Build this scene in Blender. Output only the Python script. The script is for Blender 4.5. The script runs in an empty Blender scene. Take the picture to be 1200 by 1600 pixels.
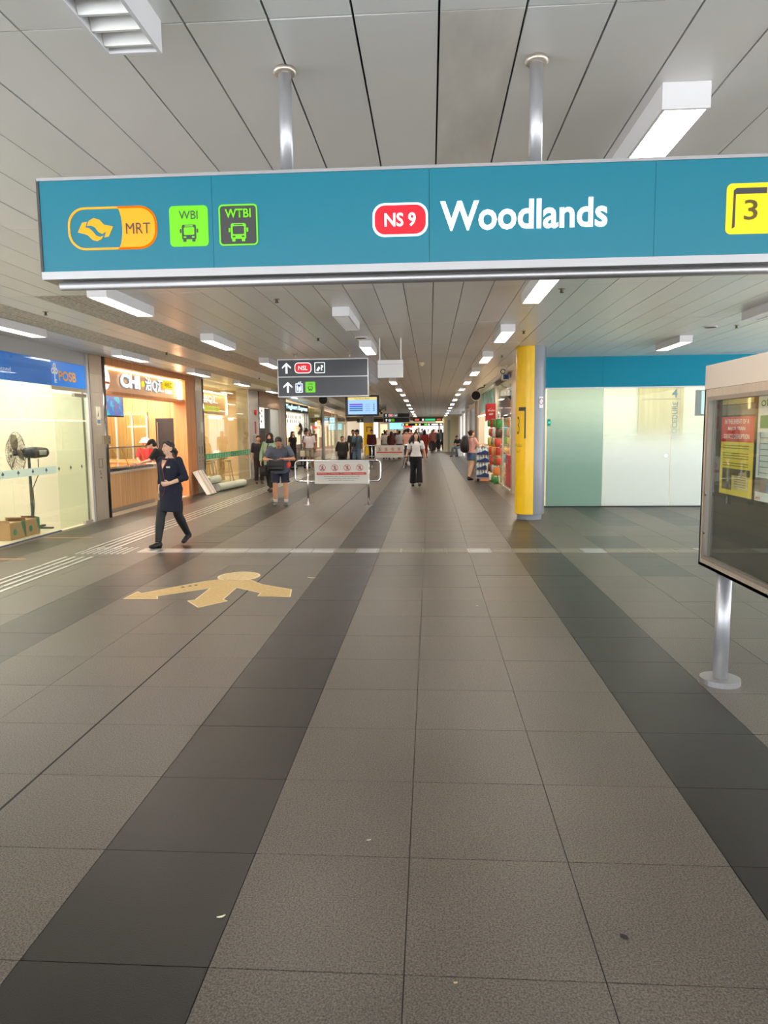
import bpy, math, random
from mathutils import Vector, Matrix
random.seed(7)
sc = bpy.context.scene
R = math.radians
# ------------------------------------------------------------------ camera, world, light, exposure
CF, CP, CY, CR, CH = 1126.65, 0.1132, 0.0646, -0.0106, 1.633
fw = Vector((-math.sin(CY)*math.cos(CP), math.cos(CY)*math.cos(CP), -math.sin(CP)))
r0 = Vector((math.cos(CY), math.sin(CY), 0)); u0 = r0.cross(fw)
rt = r0*math.cos(CR) + u0*math.sin(CR); up = u0*math.cos(CR) - r0*math.sin(CR)
cam = bpy.data.objects.new('camera', bpy.data.cameras.new('camera'))
sc.collection.objects.link(cam)
cam.matrix_world = Matrix(((rt.x, up.x, -fw.x, 0), (rt.y, up.y, -fw.y, 0), (rt.z, up.z, -fw.z, CH), (0, 0, 0, 1)))
cam.data.sensor_fit = 'HORIZONTAL'; cam.data.sensor_width = 36; cam.data.lens = 36*CF/1200
cam.data.clip_start = 0.02; cam.data.clip_end = 300
sc.camera = cam
w = bpy.data.worlds.new('daylight'); sc.world = w; w.use_nodes = True
bg = w.node_tree.nodes['Background']; bg.inputs[0].default_value = (0.90, 0.95, 1.0, 1); bg.inputs[1].default_value = 3.0
sc.view_settings.view_transform = 'Standard'; sc.view_settings.look = 'None'
sc.view_settings.gamma = 1; sc.view_settings.use_curve_mapping = False
sc.view_settings.exposure = 0.58
LAMP = 29.0      # strength of the corridor fixtures
HC = 3.07        # corridor ceiling height
def area(name, loc, sx, sy, power, col, rot=(0, 0, 0)):
    l = bpy.data.lights.new(name, 'AREA'); l.shape = 'RECTANGLE'; l.size = sx; l.size_y = sy; l.energy = power; l.color = col
    o = bpy.data.objects.new(name, l); sc.collection.objects.link(o); o.location = loc; o.rotation_euler = rot
    return o
WARM = (1.0, 0.86, 0.68); NEUT = (1.0, 0.95, 0.88)
area('shop_lamp_bank', (-7.4, 9.6, 2.98), 1.4, 6.0, 150, (1.0, 0.92, 0.80))
area('shop_lamp_food', (-7.5, 16.2, 2.85), 1.6, 4.2, 210, (1.0, 0.87, 0.72))
area('shop_lamp_cafe', (-8.2, 23.0, 2.85), 2.6, 5.5, 260, WARM)
area('shop_lamp_snack', (-7.6, 33.0, 2.8), 2.0, 8.0, 300, NEUT)
area('shop_lamp_clothes', (-7.8, 46.0, 2.6), 2.2, 12.0, 520, WARM)
area('shop_lamp_kiosk', (3.0, 22.5, 2.85), 1.4, 10.0, 300, WARM)
area('clinic_lamp', (6.0, 16.4, 2.95), 6.5, 1.6, 88, (1.0, 0.97, 0.9))
area('hall_lamp', (-2.0, 60.0, 2.9), 10.0, 8.0, 560, NEUT)
sun = bpy.data.lights.new('sun', 'SUN'); sun.energy = 9.0; sun.angle = 0.02; sun.color = (1.0, 0.95, 0.88)
so = bpy.data.objects.new('sun', sun); sc.collection.objects.link(so); so.rotation_euler = (R(-22), R(8), 0)
# ------------------------------------------------------------------ materials
def s2l(c):
    c = c/255.0
    return c/12.92 if c <= 0.04045 else ((c+0.055)/1.055)**2.4
def rgb(c): return (s2l(c[0]), s2l(c[1]), s2l(c[2]), 1.0)
MATS = {}
def mat(name, col=(128, 128, 128), rough=0.5, metal=0.0, emit=None, es=1.0, noise=0.0, nscale=20.0, bump=0.0, bscale=200.0, stretch=None, rnd=0.0, coat=0.0, spec=None):
    if name in MATS: return MATS[name]
    m = bpy.data.materials.new(name); m.use_nodes = True; MATS[name] = m
    nt = m.node_tree; N = nt.nodes; L = nt.links; b = N['Principled BSDF']
    b.inputs['Base Color'].default_value = rgb(col); b.inputs['Roughness'].default_value = rough; b.inputs['Metallic'].default_value = metal
    if coat: b.inputs['Coat Weight'].default_value = coat
    if spec is not None: b.inputs['Specular IOR Level'].default_value = spec
    m.diffuse_color = rgb(col)
    if emit:
        b.inputs['Emission Color'].default_value = rgb(emit); b.inputs['Emission Strength'].default_value = es
    src = None
    if noise or bump or rnd:
        tc = N.new('ShaderNodeTexCoord'); mp = N.new('ShaderNodeMapping'); L.new(tc.outputs['Object'], mp.inputs[0])
        if stretch: mp.inputs['Scale'].default_value = stretch
    if noise:
        nz = N.new('ShaderNodeTexNoise'); nz.inputs['Scale'].default_value = nscale; nz.inputs['Detail'].default_value = 4
        L.new(mp.outputs[0], nz.inputs['Vector'])
        mx = N.new('ShaderNodeMix'); mx.data_type = 'RGBA'
        c = rgb(col); k1 = 1-noise; k2 = 1+noise
        mx.inputs[6].default_value = (c[0]*k1, c[1]*k1, c[2]*k1, 1); mx.inputs[7].default_value = (min(1, c[0]*k2), min(1, c[1]*k2), min(1, c[2]*k2), 1)
        rp = N.new('ShaderNodeMapRange'); rp.inputs[1].default_value = 0.3; rp.inputs[2].default_value = 0.7
        L.new(nz.outputs[0], rp.inputs[0]); L.new(rp.outputs[0], mx.inputs[0]); src = mx.outputs[2]
    if rnd:
        oi = N.new('ShaderNodeObjectInfo'); mr = N.new('ShaderNodeMapRange'); mr.inputs[3].default_value = 1-rnd; mr.inputs[4].default_value = 1+rnd
        L.new(oi.outputs['Random'], mr.inputs[0]); hs = N.new('ShaderNodeHueSaturation'); L.new(mr.outputs[0], hs.inputs['Value'])
        if src: L.new(src, hs.inputs['Color'])
        else: hs.inputs['Color'].default_value = rgb(col)
        src = hs.outputs[0]
    if src: L.new(src, b.inputs['Base Color'])
    if bump:
        nb = N.new('ShaderNodeTexNoise'); nb.inputs['Scale'].default_value = bscale; nb.inputs['Detail'].default_value = 3
        L.new(mp.outputs[0], nb.inputs['Vector']); bp = N.new('ShaderNodeBump'); bp.inputs['Strength'].default_value = bump; bp.inputs['Distance'].default_value = 0.004
        L.new(nb.outputs[0], bp.inputs['Height']); L.new(bp.outputs[0], b.inputs['Normal'])
    return m
def emis(name, col=(255, 255, 255), s=1.0): return mat(name, (10, 10, 10), 0.5, emit=col, es=s)
def lit(name, col, s=0.6): return mat(name, col, 0.35, emit=col, es=s)
def glass(name, tint=(235, 245, 240), refl=0.06):
    if name in MATS: return MATS[name]
    m = bpy.data.materials.new(name); m.use_nodes = True; MATS[name] = m
    nt = m.node_tree; N = nt.nodes; L = nt.links; N.clear()
    out = N.new('ShaderNodeOutputMaterial'); mx = N.new('ShaderNodeMixShader'); tr = N.new('ShaderNodeBsdfTransparent'); gl = N.new('ShaderNodeBsdfGlossy')
    tr.inputs[0].default_value = rgb(tint); gl.inputs[1].default_value = 0.02
    fr = N.new('ShaderNodeLayerWeight'); pw = N.new('ShaderNodeMath'); pw.operation = 'POWER'; pw.inputs[1].default_value = 4.0
    L.new(fr.outputs['Facing'], pw.inputs[0]); fr = pw
    ad = N.new('ShaderNodeMath'); ad.operation = 'MULTIPLY_ADD'; ad.inputs[1].default_value = 0.8; ad.inputs[2].default_value = refl*0.7; ad.use_clamp = True
    L.new(fr.outputs[0], ad.inputs[0]); L.new(ad.outputs[0], mx.inputs[0]); L.new(tr.outputs[0], mx.inputs[1]); L.new(gl.outputs[0], mx.inputs[2]); L.new(mx.outputs[0], out.inputs[0])
    return m
def frost_glass(name, tint=None, z0=0, z1=1, top=0.12, bot=0.93):
    # pane with a frosted film that fades out between heights z0 and z1
    if name in MATS: return MATS[name]
    m = glass(name, (238, 246, 240), 0.05); nt = m.node_tree; N = nt.nodes; L = nt.links
    out = [n for n in N if n.type == 'OUTPUT_MATERIAL'][0]; base = out.inputs[0].links[0].from_socket
    p = N.new('ShaderNodeBsdfPrincipled'); p.inputs['Base Color'].default_value = rgb(tint); p.inputs['Roughness'].default_value = 0.12
    tl = N.new('ShaderNodeBsdfTranslucent'); tl.inputs[0].default_value = rgb(tint)
    m1 = N.new('ShaderNodeMixShader'); m1.inputs[0].default_value = 0.4; L.new(p.outputs[0], m1.inputs[1]); L.new(tl.outputs[0], m1.inputs[2])
    g = N.new('ShaderNodeNewGeometry'); sx = N.new('ShaderNodeSeparateXYZ'); L.new(g.outputs['Position'], sx.inputs[0])
    mr = N.new('ShaderNodeMapRange'); mr.interpolation_type = 'SMOOTHSTEP'
    mr.inputs[1].default_value = z0; mr.inputs[2].default_value = z1; mr.inputs[3].default_value = bot; mr.inputs[4].default_value = top
    L.new(sx.outputs[2], mr.inputs[0]); m2 = N.new('ShaderNodeMixShader'); L.new(mr.outputs[0], m2.inputs[0]); L.new(base, m2.inputs[1]); L.new(m1.outputs[0], m2.inputs[2])
    L.new(m2.outputs[0], out.inputs[0])
    return m
def tile_mat(name, col, rough, speck, bump):
    # fired stoneware: fine salt and pepper grain, a little wear, tone shifts from tile to tile
    m = bpy.data.materials.new(name); m.use_nodes = True; MATS[name] = m
    nt = m.node_tree; N = nt.nodes; L = nt.links; b = N['Principled BSDF']; b.inputs['Specular IOR Level'].default_value = 0.5
    tc = N.new('ShaderNodeNewGeometry')
    n1 = N.new('ShaderNodeTexNoise'); n1.inputs['Scale'].default_value = 150; n1.inputs['Detail'].default_value = 3; L.new(tc.outputs['Position'], n1.inputs['Vector'])
    r1 = N.new('ShaderNodeMapRange'); r1.inputs[1].default_value = 0.34; r1.inputs[2].default_value = 0.66; r1.inputs[3].default_value = 1-speck; r1.inputs[4].default_value = 1+speck; L.new(n1.outputs[0], r1.inputs[0])
    n2 = N.new('ShaderNodeTexNoise'); n2.inputs['Scale'].default_value = 1.7; n2.inputs['Detail'].default_value = 5; L.new(tc.outputs['Position'], n2.inputs['Vector'])
    r2 = N.new('ShaderNodeMapRange'); r2.inputs[1].default_value = 0.3; r2.inputs[2].default_value = 0.7; r2.inputs[3].default_value = 0.90; r2.inputs[4].default_value = 1.10; L.new(n2.outputs[0], r2.inputs[0])
    oi = N.new('ShaderNodeObjectInfo'); r3 = N.new('ShaderNodeMapRange'); r3.inputs[3].default_value = 0.93; r3.inputs[4].default_value = 1.07; L.new(oi.outputs['Random'], r3.inputs[0])
    a = N.new('ShaderNodeMath'); a.operation = 'MULTIPLY'; L.new(r1.outputs[0], a.inputs[0]); L.new(r2.outputs[0], a.inputs[1])
    c = N.new('ShaderNodeMath'); c.operation = 'MULTIPLY'; L.new(a.outputs[0], c.inputs[0]); L.new(r3.outputs[0], c.inputs[1])
    hs = N.new('ShaderNodeHueSaturation'); hs.inputs['Color'].default_value = rgb(col); L.new(c.outputs[0], hs.inputs['Value']); L.new(hs.outputs[0], b.inputs['Base Color'])
    rr = N.new('ShaderNodeMapRange'); rr.inputs[1].default_value = 0.3; rr.inputs[2].default_value = 0.7; rr.inputs[3].default_value = rough-0.015; rr.inputs[4].default_value = rough+0.015
    L.new(n2.outputs[0], rr.inputs[0]); L.new(rr.outputs[0], b.inputs['Roughness'])
    n3 = N.new('ShaderNodeTexNoise'); n3.inputs['Scale'].default_value = 170; n3.inputs['Detail'].default_value = 2; L.new(tc.outputs['Position'], n3.inputs['Vector'])
    bp = N.new('ShaderNodeBump'); bp.inputs['Strength'].default_value = bump; bp.inputs['Distance'].default_value = 0.0015; L.new(n3.outputs[0], bp.inputs['Height']); L.new(bp.outputs[0], b.inputs['Normal'])
    return m
def wood_mat(name, c1, c2):
    m = bpy.data.materials.new(name); m.use_nodes = True; MATS[name] = m
    nt = m.node_tree; N = nt.nodes; L = nt.links; b = N['Principled BSDF']; b.inputs['Roughness'].default_value = 0.45
    g = N.new('ShaderNodeNewGeometry'); mp = N.new('ShaderNodeMapping'); mp.inputs['Scale'].default_value = (9, 9, 0.35); L.new(g.outputs['Position'], mp.inputs[0])
    n = N.new('ShaderNodeTexNoise'); n.inputs['Scale'].default_value = 2.0; n.inputs['Detail'].default_value = 5; L.new(mp.outputs[0], n.inputs['Vector'])
    r = N.new('ShaderNodeMapRange'); r.inputs[1].default_value = 0.35; r.inputs[2].default_value = 0.65; L.new(n.outputs[0], r.inputs[0])
    mx = N.new('ShaderNodeMix'); mx.data_type = 'RGBA'; mx.inputs[6].default_value = rgb(c1); mx.inputs[7].default_value = rgb(c2); L.new(r.outputs[0], mx.inputs[0]); L.new(mx.outputs[2], b.inputs['Base Color'])
    return m
T_LIGHT = tile_mat('tile_grey', (90, 82, 73), 0.40, 0.62, 0.5)
T_DARK = tile_mat('tile_charcoal', (29, 23, 19), 0.38, 0.12, 0.45)
T_MID = tile_mat('tile_green_grey', (58, 56, 51), 0.40, 0.14, 0.30)
GROUT = mat('grout', (120, 112, 100), 0.9)
PANEL = mat('ceiling_panel_paint', (226, 225, 221), 0.30, noise=0.03, nscale=1.2, rnd=0.035, spec=0.5)
STAINED = mat('ceiling_panel_stained', (216, 212, 204), 0.35, noise=0.16, nscale=5.0, stretch=(1, 0.3, 1))
DARKGAP = mat('ceiling_void', (52, 50, 48), 0.9)
ACOU = mat('acoustic_panel_felt', (196, 190, 182), 0.85, noise=0.42, nscale=26.0, bump=0.9, bscale=70.0)
STEEL = mat('brushed_steel', (204, 194, 180), 0.34, 0.65, noise=0.06, nscale=60, stretch=(1, 1, 0.03))
STEELD = mat('dark_brushed_steel', (160, 152, 142), 0.36, 0.7, noise=0.08, nscale=60, stretch=(1, 1, 0.03))
ALU = mat('aluminium', (176, 174, 175), 0.4, 0.9)
ALUP = mat('silver_paint', (188, 188, 192), 0.35, 0.6)
CHROME = mat('polished_steel_tube', (214, 214, 216), 0.14, 1.0)
TEAL = lit('teal_lightbox', (0, 106, 126), 0.28)
TEALF = mat('teal_fascia', (0, 138, 166), 0.5, spec=0.2)
WHITE = mat('white_paint', (232, 230, 228), 0.5)
WHITEL = lit('white_lit_letter', (235, 246, 244), 0.75)
BLACK = mat('black_plastic', (18, 18, 20), 0.4)
DARKG = mat('dark_grey_sign', (62, 65, 72), 0.35)
CREAM = mat('cream_wall', (226, 218, 198), 0.7, noise=0.02, nscale=2)
CREAMF = mat('cream_floor', (214, 203, 178), 0.3)
WOOD = wood_mat('pale_oak', (214, 168, 118), (196, 146, 98))
WOODO = wood_mat('orange_oak', (214, 150, 98), (196, 130, 80))
WOODY = wood_mat('yellow_oak', (206, 182, 132), (192, 166, 116))
GLASS = glass('clear_glass', (246, 250, 247), .06)
GLASSG = glass('green_edge_glass', (238, 246, 238), 0.06)
RED = mat('red_print', (205, 35, 48), 0.5)
YEL = mat('yellow_paint', (255, 204, 0), 0.32, coat=0.3)
GREYP = mat('grey_column_paint', (120, 124, 132), 0.28, coat=0.3)
GREEN = lit('lime_lit', (104, 206, 8), 0.30)
BLUEP = mat('blue_print', (40, 70, 150), 0.5)
CARD = mat('brown_cardboard', (176, 140, 96), 0.8)
BEIGE = mat('beige_panel', (200, 170, 138), 0.5)
INK = mat('black_ink', (24, 24, 26), 0.6)
# ------------------------------------------------------------------ mesh helpers
ORG = {}
def org(p): return ORG.get(p.name, Vector((0, 0, 0))) if p else Vector((0, 0, 0))
class MB:
    def __init__(s): s.v = []; s.f = []
    def add(s, vs, fs):
        n = len(s.v); s.v += [tuple(v) for v in vs]; s.f += [tuple(i+n for i in f) for f in fs]; return s
    def box(s, x0, x1, y0, y1, z0, z1):
        return s.add([(x0, y0, z0), (x1, y0, z0), (x1, y1, z0), (x0, y1, z0), (x0, y0, z1), (x1, y0, z1), (x1, y1, z1), (x0, y1, z1)],
                     [(0, 3, 2, 1), (4, 5, 6, 7), (0, 1, 5, 4), (1, 2, 6, 5), (2, 3, 7, 6), (3, 0, 4, 7)])
    def loft(s, pts, rad, lat=None, seg=12, caps=True):
        pts = [Vector(p) for p in pts]; n = len(pts); rings = []; prev = Vector(lat) if lat is not None else None
        for i, p in enumerate(pts):
            t = (pts[min(i+1, n-1)]-pts[max(i-1, 0)])
            if t.length < 1e-9: t = Vector((0, 0, 1))
            t.normalize()
            if prev is None: prev = Vector((1, 0, 0)) if abs(t.x) < 0.8 else Vector((0, 1, 0))
            base = Vector(lat) if lat is not None else prev
            u = base-t*base.dot(t)
            if u.length < 1e-4: u = prev-t*prev.dot(t)
            if u.length < 1e-4: u = t.orthogonal()
            u.normalize(); prev = u; v = t.cross(u); r = rad[i] if isinstance(rad, (list, tuple)) else rad
            rx, ry = r if isinstance(r, (list, tuple)) else (r, r)
            rings.append([p+u*(rx*math.cos(2*math.pi*k/seg))+v*(ry*math.sin(2*math.pi*k/seg)) for k in range(seg)])
        vs = [q for rg in rings for q in rg]; fs = []
        for i in range(n-1):
            for k in range(seg):
                a = i*seg+k; b = i*seg+(k+1) % seg; fs.append((a, b, b+seg, a+seg))
        if caps: fs.append(tuple(range(seg))[::-1]); fs.append(tuple((n-1)*seg+k for k in range(seg)))
        return s.add(vs, fs)
    def cyl(s, a, b, r, seg=16, r2=None): return s.loft([a, b], [r, r if r2 is None else r2], seg=seg)
    def ell(s, c, r, M=None, seg=12, rings=8):
        vs = []; fs = []; c = Vector(c)
        for i in range(rings+1):
            th = math.pi*i/rings
            for k in range(seg):
                ph = 2*math.pi*k/seg; q = Vector((r[0]*math.sin(th)*math.cos(ph), r[1]*math.sin(th)*math.sin(ph), r[2]*math.cos(th)))
                if M is not None: q = M @ q
                vs.append(c+q)
        for i in range(rings):
            for k in range(seg):
                a = i*seg+k; b = i*seg+(k+1) % seg; fs.append((a, a+seg, b+seg, b))
        return s.add(vs, fs)
    def prism(s, pts2, f, d0, d1):
        # pts2: outline; f maps (a, b, depth) to a point
        n = len(pts2); vs = [f(a, b, d0) for a, b in pts2]+[f(a, b, d1) for a, b in pts2]
        return s.add(vs, [tuple(range(n))[::-1], tuple(range(n, 2*n))]+[(i, (i+1) % n, n+(i+1) % n, n+i) for i in range(n)])
    def frame(s, o, i, f, d0, d1):
        n = len(o); vs = []
        for d in (d0, d1): vs += [f(a, b, d) for a, b in o]+[f(a, b, d) for a, b in i]
        fs = []
        for k in range(n):
            j = (k+1) % n
            fs += [(k, j, n+j, n+k), (2*n+k, 3*n+k, 3*n+j, 2*n+j), (k, 2*n+k, 2*n+j, j), (n+k, n+j, 3*n+j, 3*n+k)]
        return s.add(vs, fs)
    def build(s, name, m, parent=None, smooth=False, local=False):
        me = bpy.data.meshes.new(name); o = org(parent) if not local else Vector((0, 0, 0))
        me.from_pydata([(v[0]-o.x, v[1]-o.y, v[2]-o.z) for v in s.v], [], s.f); me.materials.append(m)
        if smooth: me.polygons.foreach_set('use_smooth', [True]*len(me.polygons))
        me.update()
        ob = bpy.data.objects.new(name, me); sc.collection.objects.link(ob)
        if parent: ob.parent = parent
        ORG[ob.name] = o if not local else Vector((0, 0, 0))
        return ob
def tag(o, label=None, cat=None, group=None, kind=None):
    if label: o['label'] = label
    if cat: o['category'] = cat
    if group: o['group'] = group
    if kind: o['kind'] = kind
    return o
def empty(name, loc, label, cat, group=None, rz=0):
    o = bpy.data.objects.new(name, None); sc.collection.objects.link(o); o.location = loc; o.rotation_euler = (0, 0, rz); o.empty_display_size = 0.1
    ORG[o.name] = Vector(loc); return tag(o, label, cat, group)
def struct(name, mb, m, **k): return tag(mb.build(name, m, **k), kind='structure')
def copy_tree(o, parent=None):
    c = o.copy(); sc.collection.objects.link(c)
    if parent: c.parent = parent
    for ch in list(o.children): copy_tree(ch, c)
    return c
def rrect(x0, x1, z0, z1, r, n=5):
    p = []
    for cx, cz, a0 in ((x1-r, z1-r, 0), (x0+r, z1-r, 90), (x0+r, z0+r, 180), (x1-r, z0+r, 270)):
        for k in range(n+1):
            a = R(a0+90*k/n); p.append((cx+r*math.cos(a), cz+r*math.sin(a)))
    return p
def circ(cx, cz, r, n=20): return [(cx+r*math.cos(2*math.pi*k/n), cz+r*math.sin(2*math.pi*k/n)) for k in range(n)]
def FY(y): return lambda a, b, d: (a, y-d, b)                      # plane facing the camera
def FX(x): return lambda a, b, d: (x+d, a, b)                      # plane facing +x (left wall)
def FXr(x): return lambda a, b, d: (x-d, a, b)                     # plane facing -x (right wall)
def FZ(z): return lambda a, b, d: (a, b, z+d)
_fonts = {}
def text(parent, s, kind, pos, wh, m, depth=0.003, name='lettering', bold=0.0):
    """kind 'Y': faces -y, pos=(x0,z0) lower left on plane y; 'X' faces +x ; 'XR' faces -x ; wh fits width and height"""
    cu = bpy.data.curves.new('t', 'FONT'); cu.body = s; cu.extrude = 0.0; cu.offset = bold; cu.resolution_u = 3
    ob = bpy.data.objects.new('t', cu); sc.collection.objects.link(ob)
    dg = bpy.context.evaluated_depsgraph_get(); me = bpy.data.meshes.new_from_object(ob.evaluated_get(dg)); bpy.data.objects.remove(ob); bpy.data.curves.remove(cu)
    if not len(me.vertices): return None
    xs = [v.co.x for v in me.vertices]; ys = [v.co.y for v in me.vertices]
    x0, x1, y0, y1 = min(xs), max(xs), min(ys), max(ys); w_, h_ = wh; kx = w_/(x1-x0); ky = h_/(y1-y0) if h_ else kx
    pl, a0, b0 = pos; o = org(parent)
    for v in me.vertices:
        a = (v.co.x-x0)*kx; b = b0+(v.co.y-y0)*ky
        if kind == 'Y': q = (a0+a, pl, b)
        elif kind == 'X': q = (pl, a0+a, b)
        elif kind == 'XR': q = (pl, a0-a, b)
        elif kind == 'YV': q = (a0-(v.co.y-y0)*ky, pl, b0+a)     # vertical, reading upwards
        v.co = (q[0]-o.x, q[1]-o.y, q[2]-o.z)
    d = {'Y': (0, -depth, 0), 'X': (depth, 0, 0), 'XR': (-depth, 0, 0), 'YV': (0, -depth, 0)}[kind]
    for v in me.vertices: v.co = v.co+Vector(d)
    me.materials.clear(); me.materials.append(m); me.name = name
    t = bpy.data.objects.new(name, me); sc.collection.objects.link(t); t.parent = parent; ORG[t.name] = o
    return t
# ------------------------------------------------------------------ floor
X0, Y0, T = -0.084, 2.0012, 0.6
def dark(k, m_):
    x = X0+T*k; y = Y0+T*m_
    if k % 4 == 2 and k < 4: return 1
    if k >= 4:
        if k in (5, 7, 9, 11) and m_ >= 17 and m_ <= 21: return 2 if (k-5) % 2 == 0 else 0
        if (k in (4, 7, 10) and 13 <= m_ <= 14) or (k in (4, 8) and 10 <= m_ <= 12): return 2
    return 0
struct('ground_bounce_outside', MB().box(-40, 50, -60, -3.4, -0.12, -0.02).box(11, 50, -3.4, 15, -0.12, -0.02).box(-40, -9.9, -3.4, 40, -0.12, -0.02), mat('bounce_concrete', (214, 216, 218), 0.8))  # unseen pale apron, added to bounce sunlight up onto the ceiling
fl = MB().box(-6.2, 11, -3.4, 15.9, -0.06, -0.012).box(-6.2, 2.3, 15.9, 60, -0.06, -0.012)
floor = struct('floor', fl, GROUT)
g = 0.0016; tile_me = {}
for nm, mm in ((0, T_LIGHT), (1, T_DARK), (2, T_MID)):
    ob = MB().box(g, T-g, g, T-g, -0.011, 0).build('floor_tile', mm); tile_me[nm] = ob.data; bpy.data.objects.remove(ob)
far = {0: MB(), 1: MB(), 2: MB()}
cnt = 0
for m_ in range(-9, 97):
    y = Y0+T*m_
    for k in range(-11, 19):
        x = X0+T*k
        if y > 14.8 and k > 3: continue
        x0, x1 = x+g, x+T-g
        if k == -11: x0 = -6.2
        if y > 14.8 and k == 3: x1 = min(x1, 2.3)
        kk = dark(k, m_)
        near = 1.2 < y+T and y < 12.2 and -0.62*(y+T)-0.3 < x+T and x < 0.52*(y+T)+0.3 and k > -11
        if near and cnt < 299:
            o = bpy.data.objects.new('floor_tile', tile_me[kk]); sc.collection.objects.link(o); o.location = (x, y, random.uniform(-0.0006, 0.0004)); o.parent = floor; cnt += 1
        else: far[kk].box(x0, x1, y+g, y+T-g, -0.011, 0)
for kk, nm in ((0, 'grey_tile_paving'), (1, 'charcoal_tile_paving'), (2, 'green_grey_tile_paving')):
    tag(far[kk].build(nm, (T_LIGHT, T_DARK, T_MID)[kk], floor), kind='stuff')
# drain joint and floor inside the shops
struct('trim_1', MB().box(X0-1.8-0.006, X0-1.8+0.006, -3, 40, -0.004, 0.0006), mat('black_joint', (30, 26, 24), 0.8), parent=floor)
struct('floor_shops', MB().box(-9.8, -6.2, 4.5, 60, -0.06, 0.004).box(2.3, 5.5, 15.9, 56, -0.06, 0.004), CREAMF)
struct('floor_clinic', MB().box(2.4, 11, 15.25, 19.5, -0.05, 0.006), CREAMF)
struct('floor_hall', MB().box(-9.8, 6, 60, 72, -0.06, 0.0), mat('hall_floor', (186, 172, 150), 0.35))
# ------------------------------------------------------------------ tactile paving
TACW = mat('tactile_steel', (206, 204, 200), 0.3, 0.7)
TACB = mat('tactile_brass_edge', (158, 152, 136), 0.35, 0.6)
base = MB()
for i in range(44):                                     # strips running along the shops
    y = 3.0+0.62*i
    if 9.1 < y+0.3 < 10.1: continue
    q = MB()
    for b in range(4):
        x = -4.85+0.118*b; q.box(x, x+0.045, y, y+0.59, 0.0004, 0.006)
    q.build('tactile_bar', TACW, floor)
jn = MB()
for i in range(9):
    for j in range(9):
        x = -4.82+0.082*i; y = 9.42+0.062*j; jn.loft([(x, y, 0.0004), (x, y, 0.005), (x, y, 0.0062)], [0.020, 0.018, 0.010], seg=8)
jn.build('tactile_studs', TACW, floor)
for i in range(32):                                     # plates that cross the corridor
    x = -4.02+0.302*i; q = MB()
    if i < 9:
        for b in range(4): q.box(x, x+0.29, 9.53+0.082*b, 9.575+0.082*b, 0.0004, 0.006)
        q.build('tactile_plate', TACW, floor)
    else:
        q.frame([(x, 9.52), (x+0.296, 9.52), (x+0.296, 9.84), (x, 9.84)], [(x+0.012, 9.535), (x+0.284, 9.535), (x+0.284, 9.825), (x+0.012, 9.825)], FZ(0), 0.0004, 0.005)
        for b in range(4): q.box(x+0.02, x+0.276, 9.555+0.068*b, 9.59+0.068*b, 0.0004, 0.006)
        q.build('tactile_plate', TACB if i % 5 else TACW, floor)
# ------------------------------------------------------------------ floor sticker and litter
STK = mat('worn_yellow_film', (196, 164, 104), 0.5, noise=0.12, nscale=30)
st = empty('floor_sticker', (-2.2, 7.3, 0), 'worn yellow figure with arrow-shaped arms printed on the floor', 'sticker')
pt = [(-3.03, 6.81), (-3.02, 7.13), (-2.95, 7.05), (-2.47, 7.66), (-2.33, 7.76), (-1.98, 7.72), (-1.81, 7.5), (-1.44, 7.26), (-1.39, 6.93), (-1.72, 6.95), (-1.72, 7.09), (-2.04, 7.34), (-2.03, 6.81), (-1.97, 6.74), (-2.17, 6.48), (-2.36, 6.74), (-2.3, 6.79), (-2.31, 7.31), (-2.74, 6.93), (-2.69, 6.82)]
MB().prism(pt, FZ(0), 0.0003, 0.0016).build('figure', STK, st)
EDG = mat('film_pale_edge', (222, 200, 156), 0.5)
cx = sum(p[0] for p in pt)/len(pt); cy = sum(p[1] for p in pt)/len(pt)
e = MB()
for i in range(len(pt)): e.loft([(pt[i][0], pt[i][1], 0.0016), (pt[(i+1) % len(pt)][0], pt[(i+1) % len(pt)][1], 0.0016)], [(0.007, 0.0006)]*2, lat=None, seg=6)
e.build('border', EDG, st)
MB().prism([(-2.17+0.23*math.cos(a*math.pi/12), 7.93+0.25*math.sin(a*math.pi/12)) for a in range(24)], FZ(0), 0.0003, 0.0016).build('head_disc', mat('film_faded', (206, 180, 128), 0.5, noise=0.15, nscale=25), st)
MB().frame([(-2.17+0.24*math.cos(a*math.pi/12), 7.93+0.26*math.sin(a*math.pi/12)) for a in range(24)], [(-2.17+0.215*math.cos(a*math.pi/12), 7.93+0.235*math.sin(a*math.pi/12)) for a in range(24)], FZ(0), 0.0003, 0.002).build('head_ring', EDG, st)
for x in (-2.62, -2.56, -2.51): MB().prism(circ(x, 7.37+(x+2.6)*0.9, 0.02, 8), FZ(0), 0.0017, 0.002).build('scuff_mark', INK, st)
def crumb(name, x, y, l, wd, a, m, lab, cat, h=0.004):
    c, s_ = math.cos(a), math.sin(a); q = MB(); p = []
    for t in (-1, -0.5, 0, 0.5, 1): p.append((x+c*l*t/2-s_*0.15*l*(t*t), y+s_*l*t/2+c*0.15*l*(t*t), h/2+0.0006))
    q.loft(p, [(wd*0.2, h*0.3), (wd*0.5, h*0.5), (wd*0.55, h*0.5), (wd*0.45, h*0.5), (wd*0.15, h*0.25)], seg=8); return tag(q.build(name, m, smooth=True), lab, cat)
SCR = mat('pale_scrap', (226, 220, 190), 0.6)
crumb('paper_scrap', -0.71, 2.23, 0.030, 0.008, 0.5, SCR, 'curved pale scrap lying on the dark tile strip', 'litter')
crumb('paper_scrap', -0.25, 2.71, 0.020, 0.005, 0.3, mat('grey_scrap', (190, 190, 180), 0.6), 'thin curved white scrap on the grey tile right of the dark strip', 'litter')
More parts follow.
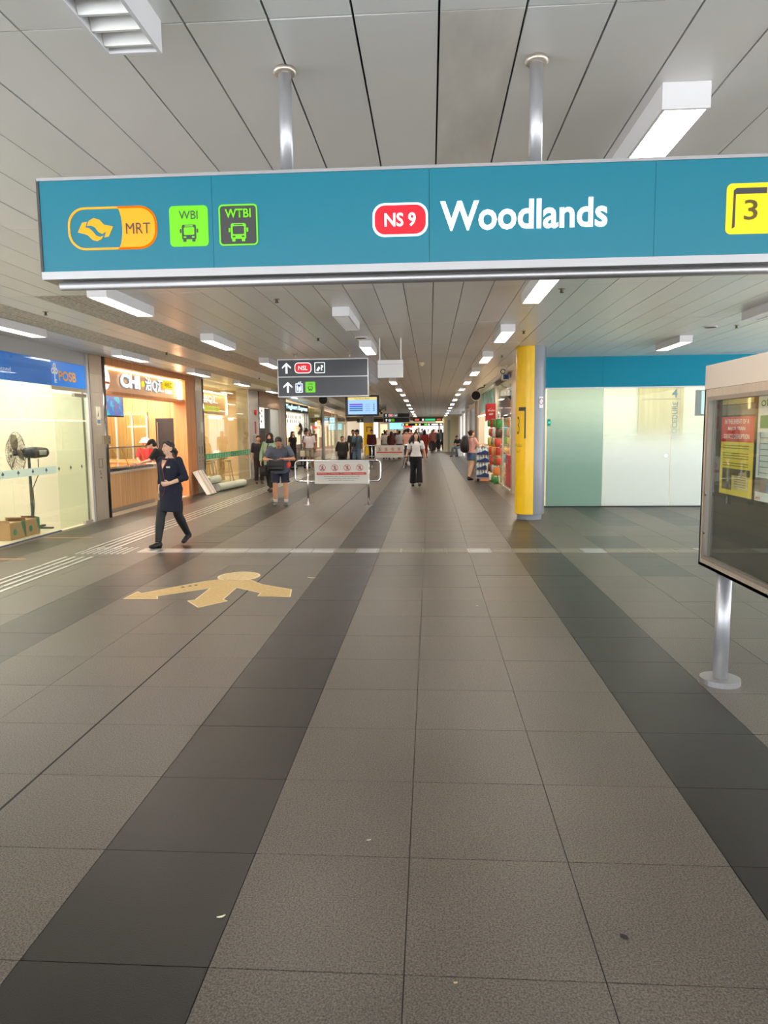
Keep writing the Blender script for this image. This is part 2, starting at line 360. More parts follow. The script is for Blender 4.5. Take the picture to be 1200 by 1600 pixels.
crumb('dry_leaf', 0.62, 2.20, 0.028, 0.013, 2.4, mat('dark_leaf', (38, 32, 26), 0.7), 'small dark leaf scrap on the near grey tile', 'litter', 0.006)
crumb('tile_chip', 0.07, 1.975, 0.013, 0.007, 0.2, mat('tan_chip', (190, 160, 120), 0.7), 'tan crumb beside the nearest cross joint', 'litter')
crumb('white_crumb', 0.43, 6.59, 0.024, 0.014, 0.2, WHITE, 'white crumb on the grey tile in mid floor', 'litter')
crumb('torn_tape', -1.33, 7.85, 0.11, 0.02, -0.3, SCR, 'torn strip of pale tape right of the yellow floor figure', 'tape', 0.003)
# ------------------------------------------------------------------ ceiling
def zc(y): return HC if y < 28 else HC-(y-28)*(0.48/26.0)
ce = MB()
for (a, b) in ((-4, 28), (28, 54.2)):
    for (x0, x1) in ((-6.3, 2.2),):
        ce.add([(x0, a, zc(a)+0.03), (x1, a, zc(a)+0.03), (x1, b, zc(b)+0.03), (x0, b, zc(b)+0.03), (x0, a, zc(a)+0.1), (x1, a, zc(a)+0.1), (x1, b, zc(b)+0.1), (x0, b, zc(b)+0.1)], [(0, 1, 2, 3), (7, 6, 5, 4), (0, 4, 5, 1), (1, 5, 6, 2), (2, 6, 7, 3), (3, 7, 4, 0)])
ce.box(2.2, 9.6, -4, 15.4, HC+0.03, HC+0.1)
struct('ceiling_shops', MB().box(-9.8, -6.3, 4.4, 60, 3.1, 3.2).box(2.2, 5.5, 15.4, 56, 3.1, 3.2).box(5.5, 11, 15.4, 19.5, 3.1, 3.2), mat('shop_ceiling_white', (214, 210, 200), .6))
ceiling = struct('ceiling', ce, DARKGAP)
PW, PL = 0.3, 2.44; gp = 0.0042
pm = {}
for key, mm, ln in (('p', PANEL, PL), ('s', STAINED, PL), ('a', ACOU, PL/2)):
    ob = MB().box(gp, PW-gp, gp, ln-gp, 0, 0.02).build('ceiling_panel', mm); pm[key] = ob.data; bpy.data.objects.remove(ob)
farp = MB(); fara = MB(); cnt = 0
for j in range(-3, 24):
    y = 0.24+PL*j
    for k in range(-22, 33):
        x = 0.0363+PW*k
        if x < -6.35 or (y > 12.5 and x > 2.0) or x > 9.3: continue
        ac = (7.4 < y < 46) and ((-4.2 < x+0.15 < -3.56) or (-5.4 < x+0.15 < -4.7))
        y1 = min(y+PL, 54.1)
        if y > 12 and y < 13 and x > 2.0: y1 = 15.1
        vis = 0 <= j <= 8 and x+PW > -0.62*(y+PL)-0.2 and x < 0.52*(y+PL)+0.2
        if vis and not ac and cnt < 290 and not (y > 12 and x > 2.0):
            o = bpy.data.objects.new('ceiling_panel', pm['s' if (j == 1 and k in (0, )) else 'p']); sc.collection.objects.link(o)
            o.location = (x, y, HC+random.uniform(-0.0015, 0.0015)); o.rotation_euler = (0, random.uniform(-0.004, 0.004), 0); o.parent = ceiling; cnt += 1
        elif ac and vis:
            for h in (0, 1):
                o = bpy.data.objects.new('acoustic_panel', pm['a']); sc.collection.objects.link(o); o.location = (x, y+h*PL/2, HC+0.001); o.parent = ceiling
        elif y < 54:
            q = fara if ac else farp
            z0, z1 = zc(y), zc(y1)
            q.add([(x+gp, y+gp, z0), (x+PW-gp, y+gp, z0), (x+PW-gp, y1-gp, z1), (x+gp, y1-gp, z1), (x+gp, y+gp, z0+.02), (x+PW-gp, y+gp, z0+.02), (x+PW-gp, y1-gp, z1+.02), (x+gp, y1-gp, z1+.02)],
                  [(0, 1, 2, 3), (0, 4, 5, 1), (1, 5, 6, 2), (2, 6, 7, 3), (3, 7, 4, 0)])
tag(farp.build('distant_ceiling_panels', PANEL, ceiling), kind='stuff'); tag(fara.build('distant_acoustic_panels', ACOU, ceiling), kind='stuff')
# ------------------------------------------------------------------ light fixtures
LBOX = mat('fixture_white', (226, 224, 226), 0.4)
LEM = emis('fixture_tube_light', (255, 247, 234), LAMP)
BLADE = mat('louvre_blade', (240, 238, 236), 0.25, 0.2)
def fixture(on, blades):
    r_ = empty('ceiling_light', (0, 0, 0), '-', 'light', 'box lights on the corridor ceiling')
    h = 0.108; L_ = 1.24; w2 = 0.1
    q = MB().box(-w2, -w2+.014, 0, L_, -h, 0).box(w2-.014, w2, 0, L_, -h, 0).box(-w2+.014, w2-.014, 0, .014, -h, 0).box(-w2+.014, w2-.014, L_-.014, L_, -h, 0).box(-w2+.014, w2-.014, .014, L_-.014, -.02, -.004)
    q.build('housing', LBOX, r_, local=True)
    if on:
        MB().box(-w2+.016, w2-.016, .016, L_-.016, -h+.022, -h+.026).build('lamp_diffuser', LEM, r_, local=True)
    else:
        q = MB()
        for x in (-.035, .035): q.cyl((x, .03, -.05), (x, L_-.03, -.05), .013, 8)
        q.build('fluorescent_tube', mat('tube_unlit', (236, 238, 236), 0.3), r_, local=True)
    n = 13; q = MB()
    for i in range(n):
        y = .05+(L_-.1)*i/(n-1)
        if on: q2 = MB().box(-w2+.016, w2-.016, y-.0015, y+.0015, -h+.002, -h+.020)
        else:
            q2 = MB().add([(-w2+.016, y-.028, -h+.05), (w2-.016, y-.028, -h+.05), (w2-.016, y-.006, -h+.004), (-w2+.016, y-.006, -h+.004), (-w2+.016, y+.006, -h+.004), (w2-.016, y+.006, -h+.004), (w2-.016, y+.028, -h+.05), (-w2+.016, y+.028, -h+.05)],
                          [(0, 1, 2, 3), (3, 2, 5, 4), (4, 5, 6, 7), (7, 6, 1, 0), (0, 3, 4, 7), (1, 6, 5, 2)])
        if blades: q2.build('louvre_blade', BLADE, r_, local=True)
        else: q.v, q.f = (MB.add(q, q2.v, q2.f).v, q.f)
    if not blades: tag(q.build('louvre', BLADE, r_, local=True), kind='stuff')
    return r_
protos = {}
def place_light(x, y, on, blades, lab):
    key = (on, blades)
    if key not in protos: protos[key] = o = fixture(on, blades)
    else: o = copy_tree(protos[key])
    o.location = (x, y, zc(y)+0.001); o['label'] = lab
    if y > 28: o.rotation_euler = (-math.atan(0.48/26.0), 0, 0)
    return o
ordn = ['nearest', 'second', 'third', 'fourth', 'fifth', 'sixth', 'seventh', 'eighth', 'ninth', 'tenth', 'eleventh', 'twelfth', 'thirteenth', 'fourteenth']
def row(x, ys, nm, off=(), first=0):
    for i, y in enumerate(ys):
        on = i not in off
        place_light(x, y, on, y < 7.5, f'white box light, {ordn[i]} of the row {nm}' + ('' if on else ', tubes switched off'))
row(1.08, [3.28+3.5*i for i in range(14)], 'over the right dark tile strip')
row(-1.04, [1.42, 4.95, 8.6, 11.8, 16.3, 20.3, 24.0, 27.6, 31.3, 35.0, 38.7, 42.4, 46.1, 49.8], 'over the corridor middle', off=(0, 2))
row(-3.27, [7.1, 10.63, 14.3, 17.9, 21.5, 25.1, 28.7, 32.3], 'left of the middle, above the walkers')
row(-5.42, [5.0, 8.7, 12.4, 16.3, 20.2, 24.2, 28.1], 'nearest the left shops')
row(4.05, [4.9, 8.4, 11.93], 'on the right before the clinic', off=(1,))
# ------------------------------------------------------------------ small ceiling things
def sprinkler():
    r_ = empty('sprinkler', (0, 0, 0), '-', 'sprinkler', 'sprinkler heads on the ceiling')
    MB().cyl((0, 0, -.004), (0, 0, 0), .035, 12).build('escutcheon', STEELD, r_, local=True)
    MB().cyl((0, 0, -.035), (0, 0, -.004), .012, 8).cyl((0, 0, -.042), (0, 0, -.038), .022, 10).cyl((.012, 0, -.04), (.012, 0, -.01), .003, 6).cyl((-.012, 0, -.04), (-.012, 0, -.01), .003, 6).build('nozzle', mat('brass_dark', (90, 78, 60), .4, .9), r_, local=True)
    return r_
sp = None
for x, y, lab in ((-1.67, 8.01, 'sprinkler head left of the first unlit corridor light'), (-1.74, 11.4, 'sprinkler head above the dark direction sign'), (1.37, 7.8, 'sprinkler head nearest, right of the middle lamps'), (1.39, 11.03, 'sprinkler head just above the yellow column'), (4.38, 10.85, 'sprinkler head above the notice case'), (1.42, 14.57, 'sprinkler head left of the column top'), (-4.55, 8.5, 'sprinkler head on the left acoustic strip nearest the camera'), (-4.75, 13.0, 'sprinkler head over the bank corner'), (-4.6, 19.5, 'sprinkler head over the steel shop pier'), (-1.8, 20.5, 'distant sprinkler head right of the loudspeaker')):
    if sp is None: sp = o = sprinkler()
    else: o = copy_tree(sp)
    o.location = (x, y, HC); o['label'] = lab
for x, y, lab in ((-1.07, 11.42, 'round dark ceiling speaker vent between the middle lamps'), (4.05, 10.94, 'round dark ceiling speaker vent above the clinic')):
    v = empty('ceiling_vent', (x, y, HC), lab, 'vent')
    MB().loft([(x, y, HC), (x, y, HC-.012)], [.10, .095], seg=24).build('rim', LBOX, v); MB().cyl((x, y, HC-.016), (x, y, HC-.012), .08, 24).build('grille', mat('vent_brown', (110, 84, 66), .7), v)
dt = empty('smoke_detector', (-0.17, 15.78, HC), 'small beige detector box on the ceiling', 'detector')
MB().loft([(-.17, 15.78, HC), (-.17, 15.78, HC-.07)], [(.06, .05), (.05, .04)], seg=16).build('base', mat('old_plastic', (222, 206, 168), .5), dt)
MB().cyl((-.17, 15.78, HC-.085), (-.17, 15.78, HC-.07), .03, 12).build('cap', mat('old_plastic'), dt)
# ------------------------------------------------------------------ big overhead sign
SX0, SX1, SY, SZ0, SZ1 = -1.57, 2.35, 2.93, 2.258, 2.645
sg = empty('overhead_sign', (0.4, 3.03, SZ0), 'long teal illuminated station sign reading Woodlands, hung on two poles', 'sign')
MB().box(SX0, SX1, SY+.012, SY+.20, SZ0+.012, SZ1-.006).build('sign_body', mat('sign_edge_grey', (74, 70, 70), .5), sg)
seams = [SX0+.006, -0.86, 0.0, 0.86, 1.72, SX1-.004]
for a, b in zip(seams[:-1], seams[1:]): MB().box(a+.0008, b-.0008, SY, SY+.012, SZ0+.028, SZ1-.008).build('sign_panel', TEAL, sg)
MB().box(SX0, SX1, SY-.006, SY+.206, SZ1-.008, SZ1+.004).build('top_trim', ALU, sg)
MB().box(SX0, SX1, SY-.008, SY+.206, SZ0-.004, SZ0+.026).build('bottom_trim', ALU, sg)
MB().loft([(SX0+.06, SY+.03, SZ0-.024), (SX1, SY+.03, SZ0-.024)], [.019, .019], seg=14).build('hanging_rail', ALU, sg, smooth=True)
MB().box(SX0-.004, SX0+.006, SY-.004, SY+.204, SZ0, SZ1).build('end_cap', mat('sign_edge_grey'), sg)
P = FY(SY)
ORL = lit('amber_lit', (246, 160, 10), 0.25); REDL = lit('red_lit', (214, 8, 34), 0.35); YELL = lit('yellow_lit', (246, 206, 10), 0.28); DK = mat('sign_charcoal', (66, 66, 66), .5)
WHL = WHITEL
# badge: rail symbol
def pill(x0, x1, z0, z1, r): return rrect(x0, x1, z0, z1, r, 8)
MB().frame(pill(-1.452, -1.086, 2.366, 2.532, .07), pill(-1.444, -1.094, 2.374, 2.524, .064), P, 0, .003).build('badge_outline', ORL, sg)
arc = [(-1.252+.024*math.cos(R(a)), 2.449+.083*math.sin(R(a))) for a in range(90, -91, -15)]
half = [(x, z) for x, z in arc]+[(-1.156+.07*math.cos(R(a)), 2.366+.07+.07*math.sin(R(a))) for a in range(-90, 1, 15)]+[(-1.156+.07*math.cos(R(a)), 2.532-.07+.07*math.sin(R(a))) for a in range(0, 91, 15)]
MB().prism(half, P, 0, .003).build('badge_amber_field', ORL, sg)
text(sg, 'MRT', 'Y', (SY-.003, -1.212, 2.424), (.10, .042), DK, bold=.0)
kx, kz = .372/490*1.0, .372/490
def LG(pts): return [(-1.456+(a-75)*.000743, 2.532-(b-112+(.02*(a-75)))*.000743) for a, b in pts]
MB().prism(LG([(134, 240), (160, 190), (187, 185), (176, 214), (198, 218), (214, 232), (234, 256), (256, 264), (274, 258), (262, 276), (240, 286), (214, 280), (190, 256), (165, 246)]), P, 0, .003).build('logo_wave_lower', ORL, sg)
MB().prism(LG([(186, 206), (198, 180), (226, 166), (256, 174), (280, 200), (330, 210), (304, 262), (280, 266), (292, 236), (268, 248), (248, 238), (230, 214), (208, 204)]), P, 0, .003).build('logo_wave_upper', ORL, sg)
def bus(parent, F, cx, cz, s, m, mw):
    q = MB(); q.frame(rrect(cx-.42*s, cx+.42*s, cz-.36*s, cz+.46*s, .1*s, 4), rrect(cx-.32*s, cx+.32*s, cz-.12*s, cz+.32*s, .07*s, 4), F, .003, .0045)
    q.prism(rrect(cx-.42*s, cx+.42*s, cz-.36*s, cz-.13*s, .05*s, 3), F, .003, .0046)
    for sx in (-1, 1):
        q.prism(rrect(cx+sx*.27*s-.09*s, cx+sx*.27*s+.09*s, cz-.5*s, cz-.34*s, .02*s, 3), F, .003, .0045)
        q.prism(rrect(cx+sx*.5*s-.045*s, cx+sx*.5*s+.045*s, cz+.0*s, cz+.22*s, .02*s, 3), F, .003, .0045)
        MB().prism(rrect(cx+sx*.25*s-.08*s, cx+sx*.25*s+.08*s, cz-.28*s, cz-.2*s, .02*s, 3), F, .0046, .0052).build('bus_headlight', mw, parent)
    MB().prism(rrect(cx-.25*s, cx+.25*s, cz+.36*s, cz+.41*s, .015*s, 3), F, .0046, .0052).build('bus_blind', mw, parent)
    q.build('bus_symbol', m, parent)
MB().prism(rrect(-1.034, -.878, 2.370, 2.526, .016), P, 0, .003).build('bus_badge_lime', GREEN, sg)
text(sg, 'WBI', 'Y', (SY-.003, -.994, 2.474), (.076, .032), DK); bus(sg, P, -.956, 2.422, .068, DK, GREEN)
MB().prism(rrect(-.834, -.678, 2.368, 2.526, .016), P, 0, .003).build('bus_badge_dark', DK, sg)
MB().frame(rrect(-.834, -.678, 2.368, 2.526, .016), rrect(-.828, -.684, 2.374, 2.520, .012), P, .003, .004).build('bus_badge_border', GREEN, sg)
text(sg, 'WTBI', 'Y', (SY-.003, -.808, 2.474), (.104, .034), GREEN, bold=.02); bus(sg, P, -.756, 2.420, .072, GREEN, DK)
MB().prism(pill(-.222, -.006, 2.386, 2.512, .046), P, 0, .003).build('line_badge_border', WHL, sg)
MB().prism(pill(-.214, -.014, 2.394, 2.504, .041), P, .003, .0045).build('line_badge', REDL, sg)
text(sg, 'NS 9', 'Y', (SY-.0045, -.175, 2.422), (.122, .052), WHL, bold=.02)
text(sg, 'Woodlands', 'Y', (SY-.002, .042, 2.4), (.64, .112), WHL, bold=.022)
MB().prism(rrect(1.125, 1.31, 2.360, 2.545, .02), P, 0, .003).build('exit_badge', YELL, sg)
MB().prism([(1.148, 2.38), (1.158, 2.386), (1.158, 2.506), (1.272, 2.506), (1.272, 2.528), (1.16, 2.528), (1.15, 2.52)], P, .003, .0045).build('exit_doorframe', DK, sg)
text(sg, '3', 'Y', (SY-.003, 1.19, 2.41), (.05, .074), mat('brown_numeral', (96, 84, 20), .5), bold=.01)
text(sg, 'Woodlands Ave 2', 'Y', (SY-.002, 1.36, 2.42), (.6, .05), WHL)
for x, lab in ((-.575, 'grey steel hanging pole, the left one above the teal sign'), (.42, 'grey steel hanging pole, the right one above the teal sign')):
    p = empty('hanging_pole', (x, 3.03, SZ1), lab, 'pole', 'poles of the overhead sign')
    MB().cyl((x, 3.03, SZ1+.004), (x, 3.03, HC), .0265, 20).build('tube', ALUP, p, smooth=True)
    MB().loft([(x, 3.03, HC-.004), (x, 3.03, HC-.016), (x, 3.03, HC-.024)], [.045, .047, .038], seg=24).build('flange', STEEL, p, smooth=True)
# ------------------------------------------------------------------ dark direction signs
def nsl(x0, x1, y, z0, z1, lab, name='direction_sign', full=True):
    r_ = empty(name, ((x0+x1)/2, y, z0), lab, 'sign'); W = x1-x0; H_ = z1-z0; F = FY(y); zm = z0+H_*.53
    MB().box(x0, x1, y+.004, y+.12, z0, z1).build('sign_body', ALU, r_)
    MB().box(x0+.015, x1-.015, y, y+.004, zm+.012, z1-.02).build('sign_panel', DARKG if full else mat('far_sign_black', (26, 28, 32), .4), r_)
    MB().box(x0+.015, x1-.015, y, y+.004, z0+.02, zm-.008).build('sign_panel', DARKG if full else mat('far_sign_black'), r_)
    MB().box(x0, x1, y-.006, y+.004, zm-.006, zm+.008).build('divider', ALU, r_)
    MB().frame([(x0, z0), (x1, z0), (x1, z1), (x0, z1)], [(x0+.016, z0+.016), (x1-.016, z0+.016), (x1-.016, z1-.016), (x0+.016, z1-.016)], F, -.004, .008).build('frame', ALU, r_)
    def arrow(cx, cz, s):
        MB().prism([(cx, cz+.5*s), (cx+.42*s, cz+.1*s), (cx+.42*s, cz-.06*s), (cx+.09*s, cz+.22*s), (cx+.09*s, cz-.5*s), (cx-.09*s, cz-.5*s), (cx-.09*s, cz+.22*s), (cx-.42*s, cz-.06*s), (cx-.42*s, cz+.1*s)], F, 0, .003).build('arrow', WHL, r_)
    zu, zl = z0+.765*H_, z0+.26*H_; s = .28*H_
    arrow(x0+.1*W, zu, s); arrow(x0+.11*W, zl, s)
    MB().prism(pill(x0+.19*W, x0+.375*W, zu-.5*s, zu+.5*s, .35*s), F, 0, .003).build('line_badge_border', WHL, r_)
    MB().prism(pill(x0+.197*W, x0+.368*W, zu-.44*s, zu+.44*s, .3*s), F, .003, .0045).build('line_badge', REDL, r_)
    text(r_, 'NSL', 'Y', (y-.0045, x0+.232*W, zu-.2*s), (.1*W, .4*s), WHL)
    MB().frame(rrect(x0+.41*W, x0+.525*W, zu-.5*s, zu+.5*s, .08*s), rrect(x0+.417*W, x0+.518*W, zu-.45*s, zu+.45*s, .06*s), F, 0, .003).build('ticket_badge_border', WHL, r_)
    MB().prism([(x0+.43*W, zu-.22*s), (x0+.448*W, zu-.34*s), (x0+.474*W, zu-.02*s), (x0+.456*W, zu+.12*s)], F, 0, .003).build('ticket_symbol', WHL, r_)
    text(r_, '?', 'Y', (y-.002, x0+.477*W, zu-.26*s), (.028*W, .5*s), WHL, bold=.02)
    MB().prism(rrect(x0+.195*W, x0+.275*W, zl-.5*s, zl+.36*s, .06*s), F, 0, .002).build('lift_badge', WHL, r_)
    MB().prism(rrect(x0+.203*W, x0+.267*W, zl-.42*s, zl+.28*s, .04*s), F, .002, .003).build('lift_field', mat('lift_blue', (40, 70, 160), .5), r_)
    q = MB()
    for dx, dz, hh in ((-.018, -.1, .22), (.002, -.16, .16), (.018, -.1, .22)):
        q.prism(circ(x0+.235*W+dx*W, zl+(dz+hh)*s, .05*s, 8), F, .003, .004).prism([(x0+.235*W+dx*W-.006*W, zl+(dz-.22)*s), (x0+.235*W+dx*W+.006*W, zl+(dz-.22)*s), (x0+.235*W+dx*W+.006*W, zl+(dz+hh-.06)*s), (x0+.235*W+dx*W-.006*W, zl+(dz+hh-.06)*s)], F, .003, .004)
    q.prism([(x0+.222*W, zl+.4*s), (x0+.232*W, zl+.52*s), (x0+.24*W, zl+.4*s)], F, 0, .003).prism([(x0+.243*W, zl+.52*s), (x0+.25*W, zl+.4*s), (x0+.26*W, zl+.52*s)], F, 0, .003)
    q.build('people_symbol', WHL, r_)
    MB().prism(rrect(x0+.305*W, x0+.415*W, zl-.5*s, zl+.5*s, .08*s), F, 0, .003).build('bus_badge_lime', GREEN, r_)
    text(r_, 'WBI', 'Y', (y-.003, x0+.335*W, zl+.2*s), (.05*W, .16*s), DK); bus(r_, F, x0+.36*W, zl-.12*s, .46*s, DK, GREEN)
    for fx in (.19, .79):
        MB().cyl((x0+fx*W, y+.06, z1), (x0+fx*W, y+.06, zc(y)), .016, 10).loft([(x0+fx*W, y+.06, zc(y)-.02), (x0+fx*W, y+.06, zc(y))], [.03, .055], seg=14).build('hanging_rod', STEEL, r_, smooth=True)
    return r_
nsl(-2.845, -1.14, 13.55, 2.262, 2.965, 'dark grey direction sign with white arrows hung above the walkers, the nearer and larger')
nsl(-2.98, -1.30, 46.5, 2.10, 2.70, 'small distant black direction sign hanging beyond the display screen', full=False)
# ------------------------------------------------------------------ display screen, white box, loudspeakers
tv = empty('train_display', (-2.24, 24, 2.1), 'black framed screen with a blue train service board hung over the corridor', 'screen')
MB().box(-2.80, -1.68, 24.0, 24.09, 2.10, 2.78).build('casing', BLACK, tv)
SCB = emis('screen_blue', (150, 190, 250), .9); MB().box(-2.71, -1.75, 23.994, 24.0, 2.16, 2.72).build('screen', SCB, tv)
MB().box(-2.71, -1.75, 23.988, 23.994, 2.63, 2.72).build('title_bar', emis('screen_yellow', (226, 206, 130), .8), tv)
text(tv, 'Train Service Board', 'Y', (23.988, -2.5, 2.65), (.5, .045), INK)
for i, c in enumerate(((120, 70, 190), (70, 90, 230), (60, 120, 160), (70, 110, 140))):
    z = 2.46-i*.066
    MB().box(-2.66, -2.22, 23.988, 23.994, z, z+.045).build('status_bar', emis('bar_%d' % i, c, .8), tv); text(tv, 'Normal', 'Y', (23.992, -2.13, z+.008), (.14, .03), BLUEP)
    MB().box(-1.87, -1.83, 23.99, 23.994, z+.01, z+.04).build('status_mark', BLUEP, tv)
for x in (-2.5, -1.98): MB().cyl((x, 24.05, 2.78), (x, 24.05, HC), .02, 8).build('hanging_rod', STEEL, tv)
wb = empty('blank_sign_box', (-.62, 11.5, 2.45), 'plain white sign box hanging on two thin rods', 'sign box')
MB().box(-.82, -.42, 11.5, 11.6, 2.45, 2.66).build('lower_box', WHITE, wb); MB().box(-.82, -.42, 11.505, 11.595, 2.664, 2.725).build('top_box', WHITE, wb)
for x in (-.79, -.455): MB().cyl((x, 11.55, 2.72), (x, 11.55, HC), .011, 8).build('rod', mat('white_rod', (222, 218, 214), .5, noise=.1), wb)
def speaker(x, y, z, lab, br):
    r_ = empty('loudspeaker', (x, y, z), lab, 'loudspeaker')
    MB().loft([(x, y, z), (x, y+.02, z), (x+.02, y+.28, z), (x+.02, y+.30, z)], [.165, .175, .14, .1], seg=24).build('casing', mat('grey_casing', (198, 196, 192), .5), r_, smooth=False)
    MB().loft([(x, y-.012, z), (x, y, z)], [.12, .145], seg=24).build('grille', mat('speaker_mesh', (30, 30, 32), .8, bump=.5, bscale=300), r_)
    MB().cyl((x, y-.018, z), (x, y-.01, z), .02, 10).build('centre_badge', BLACK, r_)
    MB().loft([(x+br*.02, y+.15, z+.15), (x+br*.12, y+.15, z+.24), (x+br*.28, y+.15, z+.28), (x+br*.30, y+.15, HC)], .018, seg=8).cyl((x+br*.3, y+.15, HC-.02), (x+br*.3, y+.15, HC), .05, 10).build('bracket', BLACK, r_)
    return r_
speaker(-3.58, 24.3, 2.66, 'round black fronted loudspeaker hanging below the large direction sign', 0.3)
speaker(1.5, 24, 2.72, 'round black loudspeaker on an arm near the right shops', 1)
cc = empty('security_camera', (1.72, 16.8, 2.82), 'white box camera on curled cables left of the yellow column top', 'camera')
MB().box(1.64, 1.80, 16.7, 17.0, 2.74, 2.86).build('housing', WHITE, cc); MB().cyl((1.72, 16.69, 2.80), (1.72, 16.7, 2.80), .05, 16).box(1.66, 1.78, 16.692, 16.7, 2.745, 2.85).build('lens_plate', BLUEP, cc); MB().cyl((1.72, 16.675, 2.80), (1.72, 16.692, 2.80), .03, 16).build('lens', BLACK, cc)
MB().loft([(1.72, 16.85, 2.86), (1.70, 16.85, 2.95), (1.74, 16.85, 3.0), (1.74, 16.85, HC)], .02, seg=8).build('arm', WHITE, cc)
MB().loft([(1.66+.05*math.cos(a*.6), 16.82, 2.93+.05*math.sin(a*.6)) for a in range(11)], .010, seg=6).build('cable', BLACK, cc)
hc = empty('camera_cluster', (-2.05, 30, 2.3), 'clear panel with small dark camera on a rod above the second barrier', 'camera')
MB().cyl((-2.0, 30, 2.62), (-2.0, 30, 3.03), .02, 8).build('rod', WHITE, hc); MB().box(-2.25, -1.8, 30, 30.02, 2.42, 2.68).build('clear_panel', glass('acrylic', (215, 215, 210), .12), hc)
MB().cyl((-2.08, 29.9, 2.42), (-2.08, 30.05, 2.42), .07, 10).ell((-2.0, 29.95, 2.33), (.05, .05, .05)).build('camera_body', BLACK, hc); MB().ell((-1.9, 29.95, 2.42), (.05, .05, .06)).build('dome', mat('amber_dome', (200, 170, 110), .3), hc)
# ------------------------------------------------------------------ yellow and grey column
CX, CYc, CRr = 1.80, 13.22, .262
col = empty('round_column', (CX, CYc, 0), 'tall round column, yellow on the left and grey on the right', 'column')
def arcshell(a0, a1, z0, z1, r, n, mt, nm, th=.01, parent=col):
    q = MB(); o = [(CX+r*math.cos(R(a0+(a1-a0)*i/n)), CYc+r*math.sin(R(a0+(a1-a0)*i/n))) for i in range(n+1)]; i_ = [(CX+(r-th)*math.cos(R(a0+(a1-a0)*i/n)), CYc+(r-th)*math.sin(R(a0+(a1-a0)*i/n))) for i in range(n+1)]
    vs = []
    for z in (z0, z1): vs += [(a, b, z) for a, b in o]+[(a, b, z) for a, b in i_]
    m = n+1; fs = []
    for k in range(n): fs += [(k, k+1, 2*m+k+1, 2*m+k), (m+k+1, m+k, 3*m+k, 3*m+k+1), (k+1, k, m+k, m+k+1), (2*m+k, 2*m+k+1, 3*m+k+1, 3*m+k)]
    fs += [(0, 2*m, 3*m, m), (n, m+n, 3*m+n, 2*m+n)]
    return q.add(vs, fs).build(nm, mt, parent)
MB().cyl((CX, CYc, .09), (CX, CYc, HC), CRr-.012, 32).build('core', GREYP, col)
sh = arcshell(96, 277, .10, HC-.001, CRr, 40, YEL, 'yellow_cladding'); sh2 = arcshell(277.6, 455.4, .10, HC-.001, CRr, 40, GREYP, 'grey_cladding')
for s_ in (sh, sh2): s_.data.polygons.foreach_set('use_smooth', [False]*len(s_.data.polygons))
MB().cyl((CX, CYc, 0), (CX, CYc, .10), .222, 32).build('plinth', mat('plinth_grey', (132, 134, 140), .4), col)
arcshell(212, 245, 1.945, 2.01, CRr+.003, 8, DK, 'exit_doorframe_top', .004); arcshell(240, 245, 1.46, 1.95, CRr+.003, 3, DK, 'exit_doorframe_side', .004)
def wraptext(s, a0, a1, z0, h, m):
    t = text(col, s, 'Y', (0, 0, z0), (1, h), m)
    if t is None: return
    for v in t.data.vertices:
        x = v.co.x+CX; z = v.co.z; a = R(a0+(a1-a0)*x); v.co = (CRr*1.006*math.cos(a), CRr*1.006*math.sin(a), z)
wraptext('3', 203, 217, 1.53, .32, mat('faded_numeral', (120, 100, 30), .6)); wraptext('Woodland', 190, 231, 1.31, .06, mat('ochre_text', (150, 118, 20), .6)); wraptext('Ave 7', 200, 221, 1.20, .055, mat('ochre_text'))
ns = MB(); arcshell(297, 318, 1.99, 2.19, CRr+.004, 5, WHITE, 'no_smoking_sticker', .004)
q = MB()
for k in range(16):
    a = 2*math.pi*k/16; b = 2*math.pi*(k+1)/16
    def pp(t, rr): 
        an = R(307.5+rr*math.cos(t)*13); return Vector((CX+(CRr+.006)*math.cos(an), CYc+(CRr+.006)*math.sin(an), 2.105+rr*math.sin(t)*.06))
    q.add([pp(a, 1), pp(b, 1), pp(b, .8), pp(a, .8)], [(0, 1, 2, 3)])
q.add([pp(2.5, .9), pp(2.2, .9), pp(-.6, .9), pp(-.9, .9)], [(0, 1, 2, 3)])
q.build('prohibition_ring', mat('dull_red', (150, 70, 70), .5), col)
# ------------------------------------------------------------------ notice case at right
case = empty('notice_case', (1.85, 4.6, 0), 'steel framed glass notice case on posts with a yellow poster inside', 'notice case')
KX0, KX1, KY0, KY1, KZ0, KZ1 = 1.77, 1.93, 2.1, 4.83, .73, 2.02
MB().box(KX0, KX1, KY0, KY1, KZ1-.15, KZ1).build('header', mat('header_steel_reflection', (214, 202, 190), .25, .35, bump=.15, bscale=3), case)  # brighter, less metallic base stands in for a cream reflection
fx = FXr(KX0)
MB().frame([(KY0, KZ0), (KY1, KZ0), (KY1, KZ1-.152), (KY0, KZ1-.152)], [(KY0+.05, KZ0+.05), (KY1-.055, KZ0+.05), (KY1-.055, KZ1-.20), (KY0+.05, KZ1-.20)], fx, -.05, 0).build('frame', STEEL, case)
MB().frame([(KY0+.05, KZ0+.05), (KY1-.06, KZ0+.05), (KY1-.06, KZ1-.2), (KY0+.05, KZ1-.2)], [(KY0+.08, KZ0+.07), (KY1-.085, KZ0+.07), (KY1-.085, KZ1-.225), (KY0+.08, KZ1-.225)], fx, -.03, .006).build('door_frame', STEELD, case)
MB().box(KX0+.02, KX0+.024, KY0+.07, KY1-.08, KZ0+.06, KZ1-.215).build('glass_pane', GLASS, case)
MB().box(KX0+.052, KX1, KY0, KY1, KZ0, KZ1-.152).build('back_board', mat('case_back', (58, 58, 54), .7), case)
